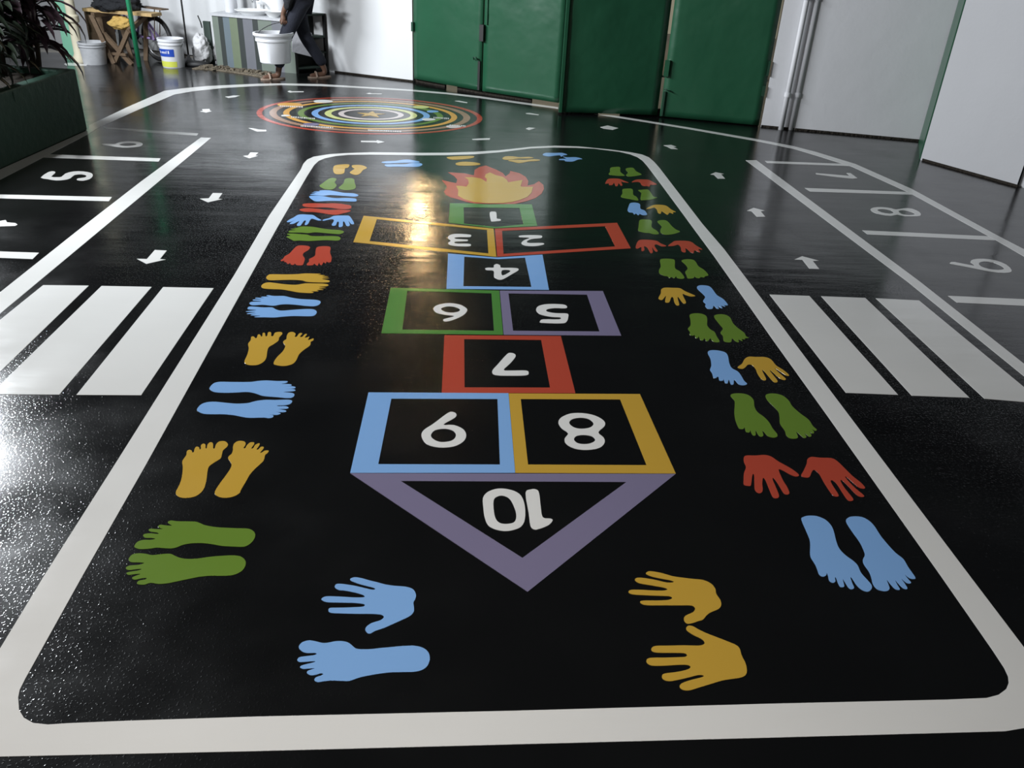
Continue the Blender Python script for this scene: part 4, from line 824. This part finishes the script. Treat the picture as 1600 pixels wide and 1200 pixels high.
# mop stick, bags, dark green board with tap pipe
m0 = g(289,103)+cn*.10; m0.z = 0
t = thing('mop', 'dark upright mop stick behind the paint bucket', 'mop', m0)
MB().cyl(m0+Vector((0,0,.05)), m0+Vector((-.01,.05,1.3)), .011, n=10).build('stick', M['black'], t, smooth=True)
MB().lathe([(.07,0),(.06,.03),(.02,.09),(.015,.12)], m0, 16).build('mop_head', M['greycloth'], t, smooth=True)
q = g(305,103)+cn*.18; q.z = .0
lump('white_bag', Z(q,.16), (.11,.09,.19), 'bag', 'crumpled white bag between the paint bucket and the green board', 'bag', 9)
q = g(324,103)+cn*.30; q.z = 0
lump('grey_bag', Z(q,.12), (.08,.07,.14), 'bag', 'smaller white bag slumped against the side of the striped counter', 'bag', 12)
q = g(329,99)+cn*.10-cd*.05; q.z = 0
t = thing('dark_board', 'narrow dark green board leaning on the left side of the striped counter', 'board', q)
MB().box(Z(q,.24), (.09,.03,.48), math.atan2(cd.y,cd.x)).build('panel', M['darkgreen'], t)
MB().tube([Z(q,.40)-cd*.06-cn*.02, Z(q,.46)-cd*.07-cn*.02, Z(q,.54)-cd*.10-cn*.02], .008, 8).build('pipe', M['black'], t, smooth=True)
q = g(301,105); q.z = 0
tag(MB().lathe([(.12,0),(.13,.02),(.11,.05),(.05,.06)], q+cn*.10, 22, 1.2, .55).build('rubber_pan', M['rubber'], smooth=True), 'flat black rubber pan on the ground right of the paint bucket', 'pan')

# ------------------------------------------------------------------ person carrying a tub
def skin_obj(name, chains, m_, parent=None, sub=2):
    """chains: list of [(point, radius), ...]; chains that start at an existing point join it"""
    vs, es, rs, idx = [], [], [], {}
    for ch in chains:
        prev = None
        for p, r in ch:
            key = tuple(round(c, 4) for c in p)
            if key not in idx: idx[key] = len(vs); vs.append(Vector(p)); rs.append(r)
            if prev is not None and prev != idx[key]: es.append((prev, idx[key]))
            prev = idx[key]
    org = worldloc(parent) if parent else vs[0]
    me = bpy.data.meshes.new(name); me.from_pydata([v-org for v in vs], es, [])
    o = bpy.data.objects.new(name, me); C.objects.link(o)
    if parent: o.parent = parent
    else: o.location = org
    o.modifiers.new('skin', 'SKIN'); sv = me.skin_vertices[0].data
    for i, r in enumerate(rs): sv[i].radius = (r, r) if not isinstance(r, tuple) else r
    sv[0].use_root = True
    md = o.modifiers.new('sub', 'SUBSURF'); md.levels = sub; md.render_levels = sub
    o.modifiers['skin'].use_smooth_shade = True
    me.materials.append(M[m_]); return o
fa, fb = g(436,124), g(508,121); fa.z = fb.z = 0
fwd = (fa-fb).normalized(); side = Vector((-fwd.y, fwd.x, 0))
hip = (fa+fb)/2+Vector((0,0,.86))-fwd*.02
def W(base, f, s, z): return base+fwd*f+side*s+Vector((0,0,z))
ch = W(hip,.06,0,.42); neck = W(hip,.10,0,.56); head = W(hip,.13,0,.72)
hl, hr = W(hip,0,.09,-.03), W(hip,0,-.09,-.03)
k1, k2 = W((hl+Z(fa,0))/2,.05,0,.03), W((hr+Z(fb,0))/2,.08,0,.02); k1.z = .47; k2.z = .47
a1, a2 = Z(fa,.09), Z(fb,.10)
tubc = g(440,126); tubc = Z(tubc, 0)+fwd*.05
bz0 = .20
hand = W(Vector((tubc.x,tubc.y,0)),-.13,0,.66)
s1, s2 = W(ch,0,.18,.06), W(ch,0,-.18,.06)
e1 = (s1+hand)/2+side*.05-fwd*.03; e2 = W(s2,-.06,-.06,-.28); h2 = W(e2,.03,0,-.24)
person = skin_obj('person', [
   [(hip,.12),(W(hip,.03,0,.2),.12),(ch,.13),(neck,.055),(W(neck,.01,0,.06),.05),(W(head,0,0,-.02),.085),(W(head,0,0,.07),.085),(W(head,0,0,.13),.05)],
   [(hip,.12),(hl,.085),(k1,.055),(a1,.036),(Z(fa,.04)+fwd*.0,.036),(Z(fa,.03)+fwd*.13,.03),(Z(fa,.025)+fwd*.19,.022)],
   [(hip,.12),(hr,.085),(k2,.055),(a2,.036),(Z(fb,.04),.036),(Z(fb,.03)+fwd*.13,.03),(Z(fb,.025)+fwd*.19,.022)],
   [(ch,.13),(s1,.06),(e1,.042),(hand+Vector((0,0,.06)),.028),(hand+Vector((0,0,.0)),.032)],
   [(ch,.13),(s2,.06),(e2,.042),(h2,.028),(h2+Vector((0,0,-.07)),.032)],
  ]+[[(hand+Vector((0,0,0)),.032),(hand+fwd*(.03-.02*i)+side*.03+Vector((0,0,-.03)),.010),(hand+fwd*(.03-.02*i)+side*.01+Vector((0,0,-.055)),.009)] for i in range(4)]
  +[[(hand+Vector((0,0,0)),.032),(hand+fwd*.03-side*.03+Vector((0,0,-.02)),.010),(hand+fwd*.03-side*.01+Vector((0,0,-.05)),.009)]]
  +[[(h2+Vector((0,0,-.07)),.032),(h2+fwd*(.03-.02*i)+Vector((0,0,-.13)),.010),(h2+fwd*(.03-.02*i)+side*.02+Vector((0,0,-.165)),.009)] for i in range(4)]
  +[[(h2+Vector((0,0,-.07)),.032),(h2+fwd*.05+side*.015+Vector((0,0,-.10)),.010),(h2+fwd*.06+side*.02+Vector((0,0,-.135)),.009)]], 'skin')
tag(person, 'person in dark clothes walking left past the counter, carrying a white tub', 'person')
# face and hair, clothes
fc = MB(); hd = W(head,0,0,.03)
fc.lathe([(.001,-.03),(.014,-.02),(.016,0),(.006,.03)], hd+fwd*.09, 10); fc.build('nose', M['skin'], person, smooth=True)
ey = MB()
for s in (-.032,.032): ey.lathe([(.001,-.009),(.010,0),(.001,.009)], hd+fwd*.078+side*s+Vector((0,0,.025)), 10)
ey.build('eyes', M['black'], person)
er = MB()
for s in (-.088,.088): er.lathe([(.001,-.03),(.014,-.02),(.016,.01),(.001,.03)], hd+side*s, 10)
er.build('ears', M['skin'], person, smooth=True)
MB().tube([hd+fwd*.082+side*-.025+Vector((0,0,-.05)), hd+fwd*.088+Vector((0,0,-.052)), hd+fwd*.082+side*.025+Vector((0,0,-.05))], .005, 8).build('mouth', M['sandal'], person)
hb_ = MB().lathe([(.096,-.02),(.103,.03),(.09,.09),(.05,.125),(.005,.135)], hd-fwd*.012+Vector((0,0,.02)), 22); hb_.build('hair', M['hair'], person, smooth=True)
skin_obj('shirt', [[(W(hip,0,0,-.04),.15),(W(hip,.03,0,.2),.145),(ch,.155),(W(neck,-.005,0,-.03),.085)],[(ch,.155),(s1,.08),(e1,.056),(e1.lerp(hand,.72),.044)],[(ch,.155),(s2,.08),(e2,.056),(e2.lerp(h2,.8),.044)]], 'darkcloth', person)
skin_obj('trousers', [[(W(hip,0,0,.04),.14),(hl,.11),(k1,.082),(a1+Vector((0,0,.03)),.066)],[(W(hip,0,0,.04),.14),(hr,.11),(k2,.082),(a2+Vector((0,0,.03)),.066)]], 'navy', person)
for f_ in (fa, fb):
    b = MB(); n = 18
    o = [Z(f_,0)+fwd*(.07+.145*math.cos(2*math.pi*i/n))+side*(.05*math.sin(2*math.pi*i/n)) for i in range(n)]
    b.flat([o], .001, .018); b.tube([Z(f_,.01)+fwd*.11+side*.05, Z(f_,.06)+fwd*.11+side*.02, Z(f_,.065)+fwd*.11-side*.02, Z(f_,.01)+fwd*.11-side*.05], .012, 8)
    b.build('sandal', M['sandal'], person)
# the tub in the hand
tz = Vector((tubc.x, tubc.y, bz0))
t = thing('white_tub', 'wide white plastic tub with a thick rim, carried by the person', 'tub', tz)
ang = math.atan2(fwd.y, fwd.x); TR = Matrix.Rotation(ang, 3, 'Z'); th_ = .325
autosmooth(MB().lathe([(.145,0),(.155,.01),(.172,th_*.72),(.185,th_*.73),(.185,th_*.80),(.180,th_*.81),(.195,th_*.90),(.205,th_*.92),(.205,th_),(.185,th_),(.165,th_*.7),(.14,.02)], tz, 40, 1.12, .85, tilt=TR).build('body', M['plastic'], t))
hk = [tz+fwd*(.21*math.cos(a)-.13*math.sin(a))+Vector((0,0,th_*.9+(hand.z-bz0-th_*.9-.03)*math.sin(a))) for a in [math.pi*i/16 for i in range(17)]]
MB().tube(hk, .005, 8).build('handle', M['steel'], t, smooth=True)
# ------------------------------------------------------------------ light
def area(name, loc, target, size, power, col, sy=None):
    l = bpy.data.lights.new(name, 'AREA'); l.energy = power; l.color = col; l.size = size
    if sy: l.shape = 'RECTANGLE'; l.size_y = sy
    o = bpy.data.objects.new(name, l); C.objects.link(o); o.location = loc
    o.rotation_euler = (Vector(target)-Vector(loc)).to_track_quat('-Z', 'Y').to_euler(); return o
def point(name, loc, power, col, r=.1):
    l = bpy.data.lights.new(name, 'POINT'); l.energy = power; l.color = col; l.shadow_soft_size = r
    o = bpy.data.objects.new(name, l); C.objects.link(o); o.location = loc; return o
YL = Vector((-5.55, 7.65, 3.35))
area('yard_flood_lamp', YL, (5, 7.4, 1.6), 2.0, 560, (.90,.95,1.0), .6)
area('yard_fill_light', (-4.7, 5.4, 3.1), (2.2, 9.0, 1.4), 1.1, 320, (.92,.96,1.0), .3)  # added fill light, softens the person's shadow on the back wall
area('porch_lamp', (-.5, .7, 3.14), (-.5, 1.0, 0), .6, 60, (1.0,.93,.86), .6)
point('street_lamp_bulb', LAMP, 140, (1,.70,.36), .12)
point('outside_lamp', (1.4, 13.2, 2.2), 70, (1,.86,.62), .15)
# the fittings those lamps sit in
def fitting(name, label, loc, target, sx, sy, base, pole):
    d = (Vector(target)-Vector(loc)).normalized(); R = d.to_track_quat('-Z', 'Y').to_matrix(); c = Vector(loc)-d*.06
    t = thing(name, label, 'lamp', base)
    MB().box(c, (sx+.06, sy+.06, .07), mtx=R).build('lamp_housing', M['steel'], t)
    if pole: MB().tube([base, Vector((base[0], base[1], c.z-.1)), c-d*.05], .03, 12).build('pole', M['darkgreen'], t, smooth=True)
    return t
fitting('flood_lamp', 'wide flood lamp on a dark pole in the planter, farther one', YL, (5, 7.4, 1.6), 2.0, .6, Vector((YL.x-.35, YL.y-.05, 0)), True)
fitting('fill_lamp', 'long added fill lamp on a dark pole in the planter, nearer one', (-4.7, 5.4, 3.1), (2.2, 9.0, 1.4), 1.1, .3, Vector((-4.95, 5.2, .4)), True)  # pole and housing added to carry the fill light
struct(MB().box((0, -.25, 3.31), (9, 2.7, .14)).build('ceiling', M['wall']))
fitting('ceiling_lamp', 'square lamp under the porch ceiling above the near border', (-.5, .7, 3.15), (-.5, .7, 0), .6, .6, Vector((-.5, .7, 3.2)), False)
w = bpy.data.worlds.new('night_sky'); SC.world = w; w.use_nodes = True
bg = w.node_tree.nodes['Background']; bg.inputs['Color'].default_value = (.55,.65,.75,1); bg.inputs['Strength'].default_value = .018

# ------------------------------------------------------------------ camera
cam = bpy.data.cameras.new('camera'); co = bpy.data.objects.new('camera', cam); C.objects.link(co)
cam.sensor_width = 36; cam.sensor_fit = 'HORIZONTAL'; cam.lens = F/1600*36; cam.clip_start = .05
co.matrix_world = Matrix(((RT.x, -DN.x, -FW.x, 0), (RT.y, -DN.y, -FW.y, 0), (RT.z, -DN.z, -FW.z, CAMH), (0,0,0,1)))
SC.camera = co
SC.view_settings.view_transform = 'Standard'; SC.view_settings.look = 'None'
SC.view_settings.exposure = 0.0; SC.view_settings.gamma = 1.0; SC.view_settings.use_curve_mapping = False
